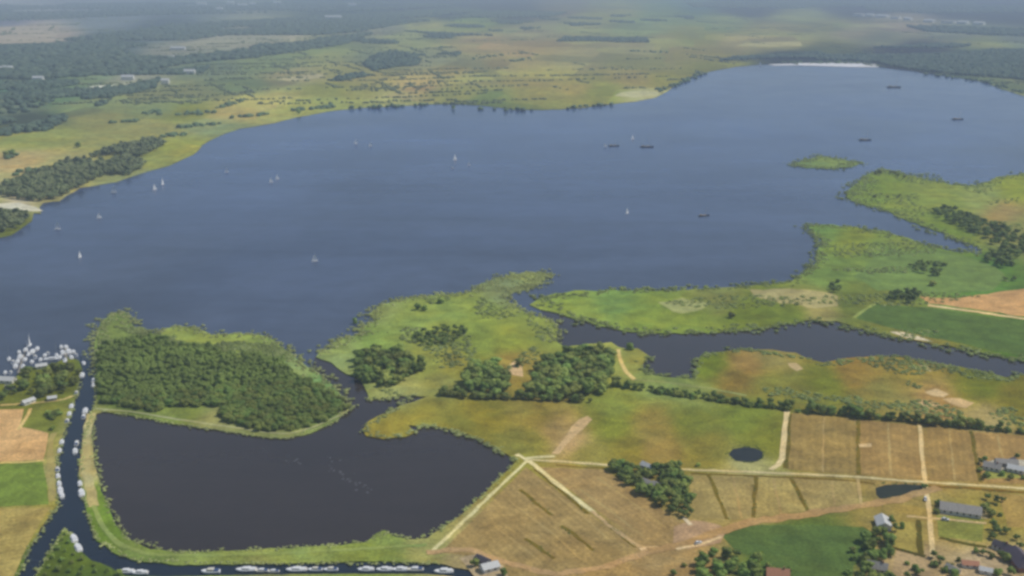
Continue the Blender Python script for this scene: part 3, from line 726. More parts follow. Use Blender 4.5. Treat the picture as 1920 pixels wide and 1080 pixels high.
QUEUE = []
def plant(kind, u, v, h, label, group=None, wide=1.0, world=None, queue=True):
    p = world if world is not None else at(u, v)
    if queue and (kind is TREE or kind is LIGHT) and group:
        QUEUE.append((h / kind.h / math.sqrt(p[0] ** 2 + p[1] ** 2 + H * H), kind, h, label, group, wide, (p[0], p[1])))
        return
    root = bpy.data.objects.new(kind.name, None); COL.objects.link(root)
    root.empty_display_size = .5
    root.location = (p[0], p[1], -.05)
    root.rotation_euler.z = random.uniform(0, 6.28)
    k = h / kind.h
    root.scale = (k * wide * random.uniform(.92, 1.08), k * wide * random.uniform(.92, 1.08), k)
    tag(root, label, kind.cat, group)
    t, c = random.choice(kind.items)
    for nm, me in (('trunk', t), ('crown', c)):
        o = bpy.data.objects.new(nm, me); COL.objects.link(o); o.parent = root
    return root
def area_points(poly, spacing, seed=0, holes=(), jitter=.75):
    """points spread over a traced patch of ground, in metres"""
    rng = np.random.RandomState(seed)
    w = np.array([at(*p)[:2] for p in poly])
    x0, y0 = w.min(0); x1, y1 = w.max(0)
    gx, gy = np.meshgrid(np.arange(x0, x1 + spacing, spacing), np.arange(y0, y1 + spacing, spacing))
    gx = gx + (np.arange(gx.shape[0]) % 2)[:, None] * spacing / 2
    P = np.stack([gx.ravel(), gy.ravel()], 1) + rng.uniform(-.5, .5, (gx.size, 2)) * spacing * jitter
    k = inside(w, P[:, 0], P[:, 1])
    for h in holes:
        hw = np.array([at(*p)[:2] for p in h]); k &= ~inside(hw, P[:, 0], P[:, 1])
    return P[k]
def wood(name, pts, kind_or_arr, m, smin, smax, zs=1.0, seed=0, label=None, cat=None):
    """one mass of foliage nobody could count, built from the same crowns as the single trees"""
    rng = np.random.RandomState(seed)
    arrs = kind_or_arr.arr if isinstance(kind_or_arr, Kind) else kind_or_arr
    parts = []
    for x, y in pts:
        V, T = arrs[rng.randint(len(arrs))]
        a = rng.uniform(0, 6.28); s = rng.uniform(smin, smax)
        c_, s_ = math.cos(a), math.sin(a)
        W = np.stack([(V[:, 0] * c_ - V[:, 1] * s_) * s + x, (V[:, 0] * s_ + V[:, 1] * c_) * s + y, V[:, 2] * s * zs * rng.uniform(.85, 1.15)], 1)
        parts.append((W, T))
    V, T = join(parts)
    o = link(name, mesh_np(name, V, T), m)
    return tag(o, label, cat, kind='stuff')
# low clumps of reed and tussock: shared shapes
def tuft_arrays(seed, r, h, k=12):
    rng = np.random.RandomState(seed)
    V, T = lump(rng, (0, 0, h * .15), r, IC1, squash=h / r * .45, rough=.2)
    q = np.stack([rng.randn(k) * r * .6, rng.randn(k) * r * .6, np.full(k, h * .6)], 1)
    Q = quads(rng, q, np.tile([0, 0, 1.0], (k, 1)) * 0, h * .45)
    return join([(V, T), Q])
TUFTS = [tuft_arrays(i, 1.7, 1.1) for i in range(5)]
LUMPS_FAR = []
for i in range(5):
    rng = np.random.RandomState(300 + i)
    LUMPS_FAR.append(join([lump(rng, (rng.uniform(-4, 4), rng.uniform(-4, 4), 3.5), rng.uniform(5, 8), IC1, .75, .2) for _ in range(3)]))
def noise2(P, s, seed=0):
    r = random.Random(seed); out = 0
    for k in range(5):
        a = r.uniform(0, 6.28); w = s * r.uniform(.6, 2.2)
        out = out + np.sin((P[:, 0] * math.cos(a) + P[:, 1] * math.sin(a)) / w + r.uniform(0, 6))
    return out / 2.2

# the willow wood on the peninsula: the 300 nearest are trees of their own, the mass behind is one wood
CARR = [(186, 645), (206, 648), (250, 634), (290, 634), (345, 648), (400, 650), (440, 668), (490, 668), (530, 680), (560, 706), (600, 728), (640, 752), (650, 766),
        (600, 792), (545, 812), (482, 807), (414, 789), (410, 764), (316, 762), (300, 774), (250, 765), (190, 756), (184, 710)]
P = area_points(CARR, 5.4, 5)
P = P[np.argsort(np.hypot(P[:, 0], P[:, 1]))]
for x, y in P[:290]:
    plant(WILLOW, 0, 0, random.uniform(3.6, 4.8), 'low round willow packed in the dense green wood above the large dark pond', 'willows of the wood by the pond', random.uniform(1.05, 1.35), (x, y))
wood('willow_carr', P[290:], WILLOW, M_WILLOW, .72, 1.0, seed=3)

def row(kind, line, spacing, hmin, hmax, label, group, spread=1.5, gaps=.0, wide=1.0):
    """trees along a line"""
    n = 0
    for a, b in zip(line, line[1:]):
        A, B = at(*a), at(*b); L = (B - A).length
        k = max(1, int(L / spacing))
        for i in range(k):
            if random.random() < gaps: continue
            p = A.lerp(B, (i + random.uniform(.2, .8)) / k)
            plant(kind, 0, 0, random.uniform(hmin, hmax), label, group, wide * random.uniform(.85, 1.2), (p.x + random.uniform(-spread, spread), p.y + random.uniform(-spread, spread)))
            n += 1
    return n
def clump(kind, poly, spacing, hmin, hmax, label, group, seed=0, holes=(), wide=1.0):
    pts = area_points(poly, spacing, seed, holes)
    for x, y in pts:
        plant(kind, 0, 0, random.uniform(hmin, hmax), label, group, wide * random.uniform(.9, 1.15), (x, y))
    return len(pts)
cnt = {}
cnt['hedge'] = row(TREE, [(1150, 722), (1200, 730), (1260, 738), (1330, 748), (1400, 758)], 5.0, 4.5, 7.5, 'green tree in the dense start of the hedgerow below the square dark inlet', 'hedgerow trees below the inlet', 1.5, .03, 1.1)
cnt['hedge2'] = row(TREE, [(1420, 760), (1500, 772), (1600, 780), (1700, 790), (1800, 801), (1900, 811), (2000, 821)], 5.6, 4.6, 8.6, 'dark round tree in the long hedgerow above the brown strip fields', 'hedgerow trees above the strip fields', 1.6, .05, 1.05)
cnt['row'] = row(TREE, [(826, 738), (880, 744), (960, 747), (1040, 748), (1105, 752)], 6.5, 6, 8, 'tree in the straight dark row along the top edge of the olive meadow', 'trees in the straight row', 1, .0, 1.0)
cnt['row2'] = row(LIGHT, [(826, 742), (900, 748), (1000, 750), (1108, 754)], 4.6, 4.2, 6.2, 'lighter low tree in the front row along the top edge of the olive meadow', 'lighter trees in the straight row', 1, .0, 1.1)
cnt['w1'] = clump(TREE, [(868, 716), (876, 694), (905, 684), (935, 690), (952, 712), (940, 730), (1000, 744), (1100, 748), (1140, 740), (1148, 690), (1150, 668), (1100, 660), (1050, 668), (1010, 686), (1000, 712), (985, 736), (880, 738)],
      7.6, 7, 10, 'tall leafy tree in the large grove between the green marsh and the olive meadow', 'trees of the large grove', 11,
      holes=[[(945, 660), (985, 672), (990, 715), (960, 722), (940, 700)]], wide=1.1)
cnt['w2'] = clump(TREE, [(668, 700), (672, 672), (700, 660), (760, 664), (800, 680), (796, 696), (760, 712), (724, 732), (694, 724), (676, 712)], 7.4, 6, 9, 'bushy tree in the rounded grove beside the narrow channel', 'trees of the grove beside the channel', 12, wide=1.1)
cnt['w3'] = clump(TREE, [(772, 646), (778, 626), (820, 614), (868, 614), (874, 626), (850, 644), (815, 656)], 7.6, 4.5, 6.5, 'low tree in the isolated oval thicket on the bright green marsh', 'trees of the oval thicket', 13, wide=1.15)
cnt['w4'] = clump(TREE, [(1142, 877), (1165, 873), (1205, 882), (1240, 878), (1276, 876), (1294, 912), (1297, 972), (1284, 978), (1240, 952), (1195, 924), (1158, 896)], 4.6, 4.5, 7, 'dark tree in the triangular copse that hides the farm sheds', 'trees of the triangular copse', 14,
      holes=[[(1206, 898), (1236, 902), (1242, 918), (1226, 924), (1208, 912)]], wide=1.0)
cnt['w5'] = clump(TREE, [(1292, 1070), (1310, 1052), (1350, 1042), (1400, 1044), (1432, 1058), (1428, 1090), (1300, 1100)], 7, 5, 8, 'dark tree in the garden wood at the bottom edge, left of the orange roof', 'trees of the garden wood', 15)
cnt['w6'] = clump(TREE, [(1612, 1085), (1614, 1050), (1622, 1015), (1640, 1002), (1660, 1000), (1672, 1020), (1670, 1060), (1684, 1085), (1684, 1110), (1612, 1110)], 6.2, 4.5, 7.5, 'dark tree in the belt running down the right side of the deep green field', 'trees beside the deep green field', 16,
      holes=[[(1628, 1055), (1660, 1055), (1660, 1078), (1628, 1078)]])
cnt['w7'] = clump(TREE, [(1852, 1006), (1862, 992), (1888, 994), (1896, 1012), (1870, 1020)], 6, 4, 6, 'green tree in the small group above the purple roofed barn', 'trees above the purple roofed barn', 17)
cnt['w8'] = clump(TREE, [(1664, 562), (1672, 548), (1700, 545), (1722, 556), (1720, 568), (1690, 572)], 9, 6, 8.5, 'dark tree in the compact clump at the corner of the orange field', 'trees at the corner of the orange field', 18, wide=1.1)
cnt['w9'] = clump(TREE, [(1544, 545), (1555, 532), (1572, 530), (1580, 545), (1570, 553)], 9, 5, 8, 'dark bush tree beside the pale sandy meadow', 'trees beside the sandy meadow', 19)
cnt['w10'] = clump(TREE, [(1704, 500), (1730, 492), (1768, 494), (1770, 504), (1758, 518), (1740, 516), (1716, 510)], 10, 4.5, 7, 'dark low tree in the thicket standing alone in the eastern marsh', 'trees of the lone eastern thicket', 20, wide=1.2)
cnt['w11'] = clump(TREE, [(1752, 398), (1775, 392), (1830, 408), (1880, 430), (1925, 448), (1925, 470), (1905, 500), (1880, 508), (1842, 494), (1838, 476), (1870, 470), (1850, 450), (1800, 430), (1765, 412)], 11, 6, 9, 'dark tree in the ragged wood along the right side of the narrow eastern channel', 'trees along the eastern channel', 21, wide=1.3)
cnt['w12'] = row(TREE, [(1870, 524), (1912, 528)], 10, 4, 6, 'dark shrub tree in the short row above the orange field', 'short row above the orange field', 2, wide=1.1)
cnt['w13'] = row(LIGHT, [(1640, 330), (1660, 324), (1700, 336)], 12, 5, 7, 'small tree near the tip of the marsh facing the reed islet', 'trees at the marsh tip', 6, wide=1.1)
cnt['w13b'] = row(LIGHT, [(1625, 376), (1655, 374), (1700, 366)], 14, 4, 6, 'small tree on the marsh just above the mouth of the eastern channel', 'trees above the channel mouth', 6, wide=1.1)
cnt['m'] = clump(LIGHT, [(40, 706), (60, 696), (95, 694), (130, 690), (148, 698), (144, 722), (120, 742), (85, 745), (50, 742), (36, 726)], 8.5, 5, 8, 'leafy tree on the headland behind the white marina boats', 'trees of the marina headland', 22,
      holes=[[(70, 680), (92, 690), (88, 704), (66, 702)]])
cnt['m2'] = clump(TREE, [(0, 738), (8, 730), (34, 732), (36, 756), (20, 760), (0, 756)], 8, 5, 7, 'dark tree at the left edge above the orange field', 'trees above the orange field', 23)
cnt['m3'] = clump(SHRUB, [(84, 778), (92, 772), (112, 774), (114, 782), (98, 790), (84, 786)], 3.8, 2.5, 4, 'round bush in the green corner plot beside the canal', 'bushes of the corner plot', 24)
for (u, v, k, h, l) in [(783, 581, TREE, 7, 'dark bushy tree standing alone near the north shore of the bright marsh'), (796, 582, TREE, 6, 'smaller dark tree touching the lone tree near the north shore of the marsh'),
    (826, 569, SHRUB, 5, 'small single bush right of the lone tree on the north shore of the marsh'), (665, 606, SHRUB, 5, 'small bush on the ragged western edge of the bright marsh'),
    (708, 700 - 38, TREE, 8, 'tall rounded tree at the upper left corner of the grove beside the channel'), (974, 686, TREE, 7, 'dark tree beside the bare sandy patch in the grove'),
    (1181, 656, SHRUB, 6, 'dark bush at the tip of the sandy spit above the square inlet'), (1308, 874, SHRUB, 2.6, 'tiny bush beside the farm track right of the copse'),
    (1372, 596, LIGHT, 6, 'dark bush on the green strip between lake and river'), (1748, 536, SHRUB, 6, 'small dark bush just below the lone eastern thicket'),
    (98, 806, SHRUB, 3.5, 'dark bush at the lower tip of the green corner plot'), (146, 277, TREE, 11, 'single dark tree in the yellow green field above the left wood'),
    (12, 296, TREE, 13, 'larger dark tree at the left edge on the orange field'), (22, 293, TREE, 12, 'smaller dark tree beside the larger one on the orange field'),
    (1733, 914, SHRUB, 3.5, 'dark bush at the right end of the narrow ditch pond'), (1756, 962, SHRUB, 3.2, 'bush beside the white end of the long grey barn'),
    (1845, 958, LIGHT, 5.5, 'light green tree at the right end of the long grey barn'), (1858, 968, LIGHT, 5, 'light green tree just below the one at the end of the grey barn'),
    (1912, 886, SHRUB, 3.4, 'bush in front of the white farmhouse at the right edge'), (890, 1062, TREE, 4.5, 'small tree among the boats stored on the canal yard'),
    (945, 1078, TREE, 4.5, 'small tree at the right end of the canal boat yard'), (1895, 1078, TREE, 4.5, 'dark tree at the foot of the purple roofed barn'),
    (1790, 1082, TREE, 5, 'bushy tree at the bottom edge left of the pale yard'), (1262, 1078, LIGHT, 3.4, 'small tree at the bottom edge beside the bent path'), (850, 204, SHRUB, 9, 'dark shrub on the far shore near the middle of the lake'),
    (948, 207, TREE, 10, 'dark tree on the bulge of the far shore'), (560, 214, TREE, 12, 'dark tree close to the water on the far left shore')]:
    plant(k, u, v, h, l)
row(SHRUB, [(1150, 724), (1260, 741), (1400, 760), (1500, 772), (1700, 790), (1960, 817)], 4.2, 2.4, 4.6, 'low bush filling the gaps of the long hedgerow above the fields', 'bushes of the long hedgerow', 1.2, .1, 1.2)
for u, v, h in [(1672, 984, 5), (1680, 996, 4.5), (1750, 1046, 4.5), (1764, 1056, 5), (1780, 1064, 4), (1842, 1040, 4.5), (1858, 1046, 4), (1876, 1044, 5), (1888, 1052, 5.5), (1870, 1078, 4.5), (1880, 940, 4),
                (1852, 936, 5), (1868, 944, 4.5), (1758, 948, 3.8), (1838, 870, 4.5), (1846, 898, 4), (1892, 900, 4), (1906, 862, 4.5), (1722, 1078, 5), (1702, 1084, 4.5), (1446, 1074, 5), (1478, 1082, 4.5), (1600, 1036, 4), (1904, 1012, 4.5), (1914, 1030, 5)]:
    plant(random.choice([TREE, LIGHT]), u, v, h, 'small tree among the farm buildings and yards at the lower right', 'small trees around the farms')
for i, (u, v) in enumerate([(1672, 972), (1690, 990), (1760, 944), (1850, 948), (1868, 948), (1862, 980), (1876, 968), (1884, 1020), (1898, 1034), (1830, 1036), (1796, 1052), (1752, 1062), (1772, 1072),
        (1846, 862), (1836, 884), (1850, 894), (1880, 892), (1896, 896), (1918, 898), (1700, 1058), (1716, 1070), (1380, 1034), (1338, 1036), (1440, 1064), (1480, 1070), (1590, 1076), (1600, 1050), (1282, 1062)]):
    plant(SHRUB, u, v, random.uniform(1.8, 3.8), 'low garden bush among the farm buildings and yards at the lower right', 'garden bushes around the farms')
for u, v in [(122, 1003), (116, 1014), (128, 1018), (108, 1030), (122, 1034), (138, 1040), (100, 1046), (116, 1052), (134, 1056), (152, 1050), (92, 1064), (110, 1070), (130, 1072), (156, 1066), (176, 1062), (178, 1074), (200, 1072), (84, 1078), (150, 1078), (222, 1078)]:
    plant(SHRUB, u, v, random.uniform(1.6, 3.2), 'low dark bush on the green wedge of land between the two canals', 'bushes of the canal wedge')
QUEUE.sort(key=lambda q: -q[0])
for q in QUEUE[:275]:
    plant(q[1], 0, 0, q[2], q[3], q[4], q[5], q[6], queue=False)
def rest_wood(name, kind, m):
    parts = []
    for q in QUEUE[275:]:
        if q[1] is not kind: continue
        V, T = random.choice(kind.arr)
        a = random.uniform(0, 6.28); k = q[2] / kind.h; w = k * q[5]
        parts.append((np.stack([(V[:, 0] * math.cos(a) - V[:, 1] * math.sin(a)) * w + q[6][0], (V[:, 0] * math.sin(a) + V[:, 1] * math.cos(a)) * w + q[6][1], V[:, 2] * k], 1), T))
    if parts: tag(link(name, mesh_np(name, *join(parts)), m), kind='stuff')
rest_wood('grove', TREE, M_DARK)
rest_wood('light_grove', LIGHT, M_MID)

# reeds: nobody could count the stems
def near_line(line, spacing, spread, seed, along=None):
    rng = np.random.RandomState(seed); out = []
    for a, b in zip(line, line[1:]):
        A, B = np.array(at(*a)[:2]), np.array(at(*b)[:2]); L = np.linalg.norm(B - A)
        k = max(1, int(L / spacing)); t = rng.uniform(0, 1, k)[:, None]
        out.append(A + (B - A) * t + rng.randn(k, 2) * spread)
    return np.concatenate(out)
def keep(P, s, seed, th):
    return P[noise2(P, s, seed) > th]
RB = []
RB.append(near_line([(178, 700), (176, 662), (182, 620), (208, 590), (232, 584), (246, 600), (262, 625), (308, 617), (345, 612), (400, 628), (490, 628), (530, 650), (578, 688), (622, 720), (656, 766)], 1.1, 4.5, 1))
RB.append(near_line([(600, 662), (625, 648), (642, 633), (692, 625), (664, 618), (706, 602), (690, 588), (722, 569), (770, 558), (884, 549), (940, 521), (1025, 514), (960, 549), (944, 560), (990, 588), (1040, 604), (1042, 640)], .9, 4.5, 2))
RB.append(near_line([(940, 521), (1025, 514), (1000, 536), (950, 545)], .4, 6, 22))
RB.append(near_line([(694, 750), (775, 742), (740, 765), (680, 806), (720, 822), (778, 810), (796, 797), (890, 820), (966, 864)], 1.6, 1.8, 3))
RB.append(near_line([(968, 866), (900, 932), (830, 990), (770, 1012), (722, 996), (688, 1016), (480, 1031), (330, 1035), (240, 1011), (203, 950), (174, 840), (176, 780)], 1.3, 1.2, 4))
RB.append(near_line([(195, 771), (330, 795), (500, 820), (540, 822), (620, 795), (655, 768)], 1.2, 1.0, 5))
RB.append(near_line([(181, 690), (180, 745), (156, 830), (149, 890), (161, 950), (182, 1012), (250, 1050), (500, 1057), (820, 1056)], 1.2, .9, 6))
RB.append(near_line([(150, 715), (134, 772), (107, 860), (110, 944), (55, 1030), (34, 1080)], 1.2, .9, 7))
RB.append(near_line([(142, 1010), (122, 991), (88, 1042), (66, 1080)], 1.0, .9, 8))
LOWB = np.concatenate(RB[4:]); RB = np.concatenate(RB[:4])
wood('bank_grass', LOWB, TUFTS, M_REED, .25, .7, .8, 30)
wood('reeds', RB, TUFTS, M_REED, .5, 1.25, 1.0, 31)
RM = []
RM.append(near_line([(1515, 421), (1522, 436), (1545, 452), (1530, 468), (1536, 486), (1500, 515), (1480, 529), (1330, 541), (1150, 544), (1010, 560), (1100, 603), (1200, 623), (1360, 622), (1520, 600), (1740, 643), (1920, 677)], 1.5, 5, 9))
RM.append(near_line([(1840, 466), (1740, 427), (1665, 394), (1586, 372), (1608, 342), (1655, 317), (1730, 335), (1825, 350), (1920, 325)], 1.6, 8, 10))
RM.append(near_line([(1842, 476), (1740, 461), (1620, 428), (1515, 421)], 1.8, 6, 11))
RM.append(near_line([(1486, 309), (1540, 293), (1612, 306), (1560, 316), (1486, 309)], 1.2, 9, 12))
RM.append(near_line([(1216, 667), (1207, 698), (1300, 710), (1312, 668), (1400, 655), (1542, 680), (1680, 669), (1888, 708), (1920, 702)], 2.2, 2.5, 13))
RM.append(keep(area_points([(200, 600), (246, 600), (300, 628), (490, 632), (540, 660), (600, 712), (560, 704), (530, 680), (440, 668), (400, 650), (345, 648), (250, 634), (186, 645), (182, 620)], 3.2, 33), 8, 4, -.2))
RM.append(keep(area_points([(600, 662), (692, 625), (722, 569), (884, 549), (990, 600), (1040, 620), (1000, 680), (830, 740), (740, 745), (660, 700)], 5, 34), 9, 5, .35))
RM.append(keep(area_points([(1515, 421), (1660, 433), (1842, 476), (1900, 540), (1740, 640), (1600, 596), (1400, 618), (1200, 620), (1010, 570), (1330, 541), (1496, 520)], 6.5, 35), 14, 6, .5))
RM.append(keep(area_points([(1590, 360), (1655, 320), (1920, 330), (1920, 460), (1740, 427), (1600, 380)], 8.5, 36), 18, 7, .3))
RM.append(keep(area_points([(1320, 662), (1540, 684), (1680, 672), (1900, 710), (1920, 800), (1700, 775), (1400, 735)], 4.6, 37), 9, 8, .35))
RM = np.concatenate(RM)
wood('marsh_growth', RM, TUFTS, M_MARSH, .7, 1.7, .8, 32)
DE = np.concatenate([near_line(l, .9, .7, 400 + i) for i, l in enumerate([[(1328, 890), (1346, 930), (1364, 974)], [(1418, 894), (1415, 930), (1413, 970)], [(1484, 898), (1500, 930), (1516, 958)],
    [(1609, 786), (1610, 890)], [(1821, 808), (1838, 904)], [(1052, 986), (1112, 1032)], [(975, 918), (1034, 966)], [(985, 1010), (1040, 1048)], [(1122, 968), (1192, 1026)], [(1004, 880), (1102, 964)],
    [(1740, 912), (1920, 924)], [(1481, 776), (1474, 878)], [(1722, 975), (1726, 1038)], [(1672, 1026), (1735, 1044)], [(1762, 1008), (1850, 1026)], [(1642, 910), (1660, 906), (1735, 907)], [(1645, 938), (1735, 920)],
    [(1362, 852), (1375, 838), (1415, 836), (1434, 850), (1420, 868), (1380, 866), (1362, 852)]])])
wood('ditch_growth', DE, TUFTS, M_MID, .15, .42, .7, 33)
# drifting weed on the pond
WE = np.concatenate([near_line([(545, 858), (570, 870)], 1.2, 3.0, 41), near_line([(620, 872), (650, 890), (690, 922)], 1.6, 2.4, 42), near_line([(610, 858), (660, 864)], 3.5, 2, 43)])
wv = []
for x, y in WE:
    a = random.uniform(.4, 1.6); n = 6
    ph = random.uniform(0, 6)
    V = np.array([(x, y, WZ + .09)] + [(x + a * math.cos(ph + 6.283 * i / n) * random.uniform(.5, 1), y + a * math.sin(ph + 6.283 * i / n) * random.uniform(.5, 1), WZ + .085) for i in range(n)])
    wv.append((V, np.array([(0, i + 1, (i + 1) % n + 1) for i in range(n)])))
tag(link('floating_weed', mesh_np('floating_weed', *join(wv)), plain('floating_weed', (.085, .085, .09), .8)), kind='stuff')

# far woods: masses beyond counting
def far_wood(polys, spacing, sc, th, ns, seed):
    out = []
    for i, (p, k) in enumerate(polys):
        q = area_points(p, spacing * k, seed + i)
        if th is not None: q = keep(q, ns, seed + i, th)
        out.append(q)
    return np.concatenate(out)
A = far_wood([([(-200, 150), (0, 88), (110, 84), (200, 76), (330, 92), (540, 84), (640, 70), (700, 62), (640, 84), (560, 96), (480, 108), (360, 118), (290, 130), (180, 142), (60, 150), (-40, 162)], 1.0),
              ([(-200, 52), (-20, 50), (0, 40), (300, 28), (700, 20), (860, 10), (760, 6), (300, 6), (-200, 10)], 2.2),
              ([(120, 76), (330, 48), (700, 26), (860, 16), (940, 26), (760, 44), (640, 66), (540, 66), (430, 66), (340, 76)], 1.3),
              ([(860, 30), (930, 22), (1060, 24), (1030, 32), (900, 34)], 1.2),
              ([(1280, 2), (1500, 4), (2000, 4), (2000, 22), (1760, 26), (1560, 18), (1300, 14)], 2.2),
              ([(1700, 50), (1760, 50), (1990, 58), (1990, 70), (1850, 66), (1740, 60)], 1.4)], 21, 1, -.8, 190, 50)
wood('far_woodland', A, LUMPS_FAR, M_FARD, 1.3, 2.3, .75, 60)
B = far_wood([([(-100, 254), (0, 246), (60, 236), (100, 222), (120, 196), (160, 184), (228, 166), (300, 148), (290, 160), (180, 192), (140, 206), (120, 226), (90, 244), (40, 250), (-100, 270)], 1.0),
              ([(-100, 200), (0, 196), (60, 176), (100, 190), (40, 216), (-100, 230)], 2.2), ([(1350, 114), (1380, 108), (1480, 104), (1580, 94), (1640, 90), (1760, 84), (1990, 86), (1990, 158), (1900, 148), (1800, 141), (1740, 135), (1690, 128), (1640, 117), (1500, 112), (1400, 117)], 1.0),
              ([(680, 122), (700, 106), (730, 98), (800, 104), (862, 98), (860, 118), (800, 122), (740, 126), (700, 134)], 1.1), ([(1046, 78), (1060, 70), (1130, 72), (1212, 72), (1214, 80), (1130, 79)], 1.0), ([(612, 152), (640, 144), (680, 138), (700, 142), (640, 152)], 1.2)], 13, 1, -.45, 90, 70)
B = np.concatenate([B, far_wood([([(-150, 160), (0, 150), (180, 144), (350, 118), (420, 112), (360, 146), (250, 176), (150, 212), (90, 236), (-150, 250)], 1.0)], 13, 1, .25, 45, 170),
                    far_wood([([(560, 100), (700, 66), (900, 40), (1100, 30), (1300, 26), (1300, 36), (1000, 54), (860, 78), (700, 104)], 1.4)], 15, 1, .75, 70, 180)])
wood('distant_woodland', B, LUMPS_FAR, M_FARD, .75, 1.35, .9, 61)
C_ = far_wood([([(0, 366), (0, 348), (40, 340), (100, 316), (150, 304), (200, 284), (286, 264), (312, 270), (282, 290), (230, 300), (276, 308), (240, 330), (196, 328), (150, 352), (112, 372), (70, 378), (30, 374)], 1.0),
               ([(-80, 402), (0, 400), (50, 402), (56, 414), (36, 428), (0, 440), (-80, 446)], 1.3)], 8.0, 1, -1.1, 40, 80)
wood('lakeside_woodland', C_, TREE, M_FARW, .9, 1.35, 1.0, 62)
rh = random.Random(77)
HL = []
for i in range(420):
    u = rh.uniform(-150, 2050) if i % 2 else rh.uniform(-150, 800); v = 22 + 175 * rh.random() ** 1.2
    p = at(u, v); a = rh.choice([.15, .35, 1.9, .25]) + rh.uniform(-.12, .12); L = rh.uniform(60, 420)
    k = int(L / rh.choice([6, 8, 13]))
    t = np.array([rh.uniform(0, 1) for _ in range(k)])[:, None]
    HL.append(np.array([p.x, p.y]) + t * L * np.array([[math.cos(a), math.sin(a)]]) + np.random.RandomState(i).randn(k, 2) * 3)
HL = np.concatenate(HL)
fw = np.array([at(*q)[:2] for q in FAR_SHORE + [(2600, 12), (-700, 12)]])
HL = HL[inside(fw, HL[:, 0], HL[:, 1])]
wood('field_hedges', HL, LUMPS_FAR, M_FARW, .28, .6, .9, 64)
D_ = np.concatenate([near_line(l, sp, w_, 90 + i) for i, (l, sp, w_) in enumerate([([(330, 216), (385, 212)], 5, 9), ([(330, 240), (405, 233)], 5, 7), ([(440, 222), (505, 214)], 5, 6), ([(410, 204), (450, 190)], 8, 6), ([(305, 258), (345, 252)], 5, 9),
    ([(270, 216), (296, 208)], 6, 9), ([(200, 232), (260, 226)], 9, 9), ([(536, 210), (620, 200)], 8, 6), ([(580, 206), (640, 200)], 9, 5), ([(900, 205), (1000, 207)], 12, 5), ([(1240, 172), (1270, 156), (1320, 138)], 14, 8),
    ([(1060, 204), (1150, 196)], 14, 5), ([(640, 205), (820, 197)], 16, 5), ([(1470, 118), (1640, 119)], 9, 4), ([(1740, 140), (1850, 154), (1920, 176)], 16, 8), ([(60, 320), (30, 330)], 7, 8), ([(10, 298), (30, 292)], 9, 4),
    ([(960, 116), (985, 110)], 11, 7), ([(1180, 96), (1260, 100)], 16, 8), ([(880, 112), (940, 104)], 18, 12), ([(770, 92), (860, 88)], 22, 12), ([(840, 40), (1000, 42)], 16, 20)])])
wood('shore_thickets', D_, LUMPS_FAR, M_FARW, .55, .95, .9, 63)
#OBJECTS
# ------------------------------------------------------------ boats
M_WHITE = plain('white_paint', (.80, .80, .78), .35, dirt=.12)
M_CREAM = plain('cream_paint', (.70, .66, .55), .4, dirt=.15)
M_GLASS = plain('dark_glass', (.02, .025, .03), .1, spec=.6, dirt=0)
M_DECK = plain('teak_deck', (.42, .33, .22), .7, dirt=.25)
M_HULLD = plain('dark_hull', (.035, .04, .055), .45, dirt=.25)
M_BLUE = plain('blue_canvas', (.05, .09, .20), .8, dirt=.2)
M_SAIL = plain('sailcloth', (.82, .82, .80), .8, spec=.1, dirt=.06)
M_ALU = plain('aluminium', (.6, .6, .6), .35, .8)
def mesh_obj(name, V, Fc, m, parent=None):
    me = bpy.data.meshes.new(name); me.from_pydata([tuple(v) for v in V], [], Fc); me.update()
    o = link(name, me, m, parent)
    return o
def hull_mesh(L, W, h, bow=.75, sheer=.25, z0=-.35):
    st = [(-.5, .72), (-.4, .86), (-.2, .98), (0, 1.0), (.2, .92), (.33, .70), (.43, .38), (.5, .03)]
    V = []; Fc = []
    for t, w in st:
        x = t * L; up = h + sheer * max(0, t) * 2
        hw = W / 2 * w
        V += [(x - .12 * L * max(0, t - .3), -hw * .55, z0), (x, -hw, up * .55), (x, -hw, up), (x, hw, up), (x, hw, up * .55), (x - .12 * L * max(0, t - .3), hw * .55, z0)]
    n = 6
    for i in range(len(st) - 1):
        for j in range(n):
            a = i * n + j; b = i * n + (j + 1) % n
            Fc.append((a, b, b + n, a + n))
    Fc.append(tuple(range(n))[::-1]); k = (len(st) - 1) * n; Fc.append(tuple(range(k, k + n)))
    return V, Fc
def box_mesh(x0, x1, w0, w1, z0, z1, taper=.85, rake=.0):
    """cabin block: narrower at the top, raked in front"""
    V = [(x0, -w0 / 2, z0), (x1, -w1 / 2, z0), (x1, w1 / 2, z0), (x0, w0 / 2, z0),
         (x0 + .02, -w0 / 2 * taper, z1), (x1 - rake, -w1 / 2 * taper, z1), (x1 - rake, w1 / 2 * taper, z1), (x0 + .02, w0 / 2 * taper, z1)]
    return V, [(0, 3, 2, 1), (4, 5, 6, 7), (0, 1, 5, 4), (1, 2, 6, 5), (2, 3, 7, 6), (3, 0, 4, 7)]
def dup(root):
    r = root.copy(); COL.objects.link(r)
    for c in root.children:
        k = c.copy(); COL.objects.link(k); k.parent = r
    return r
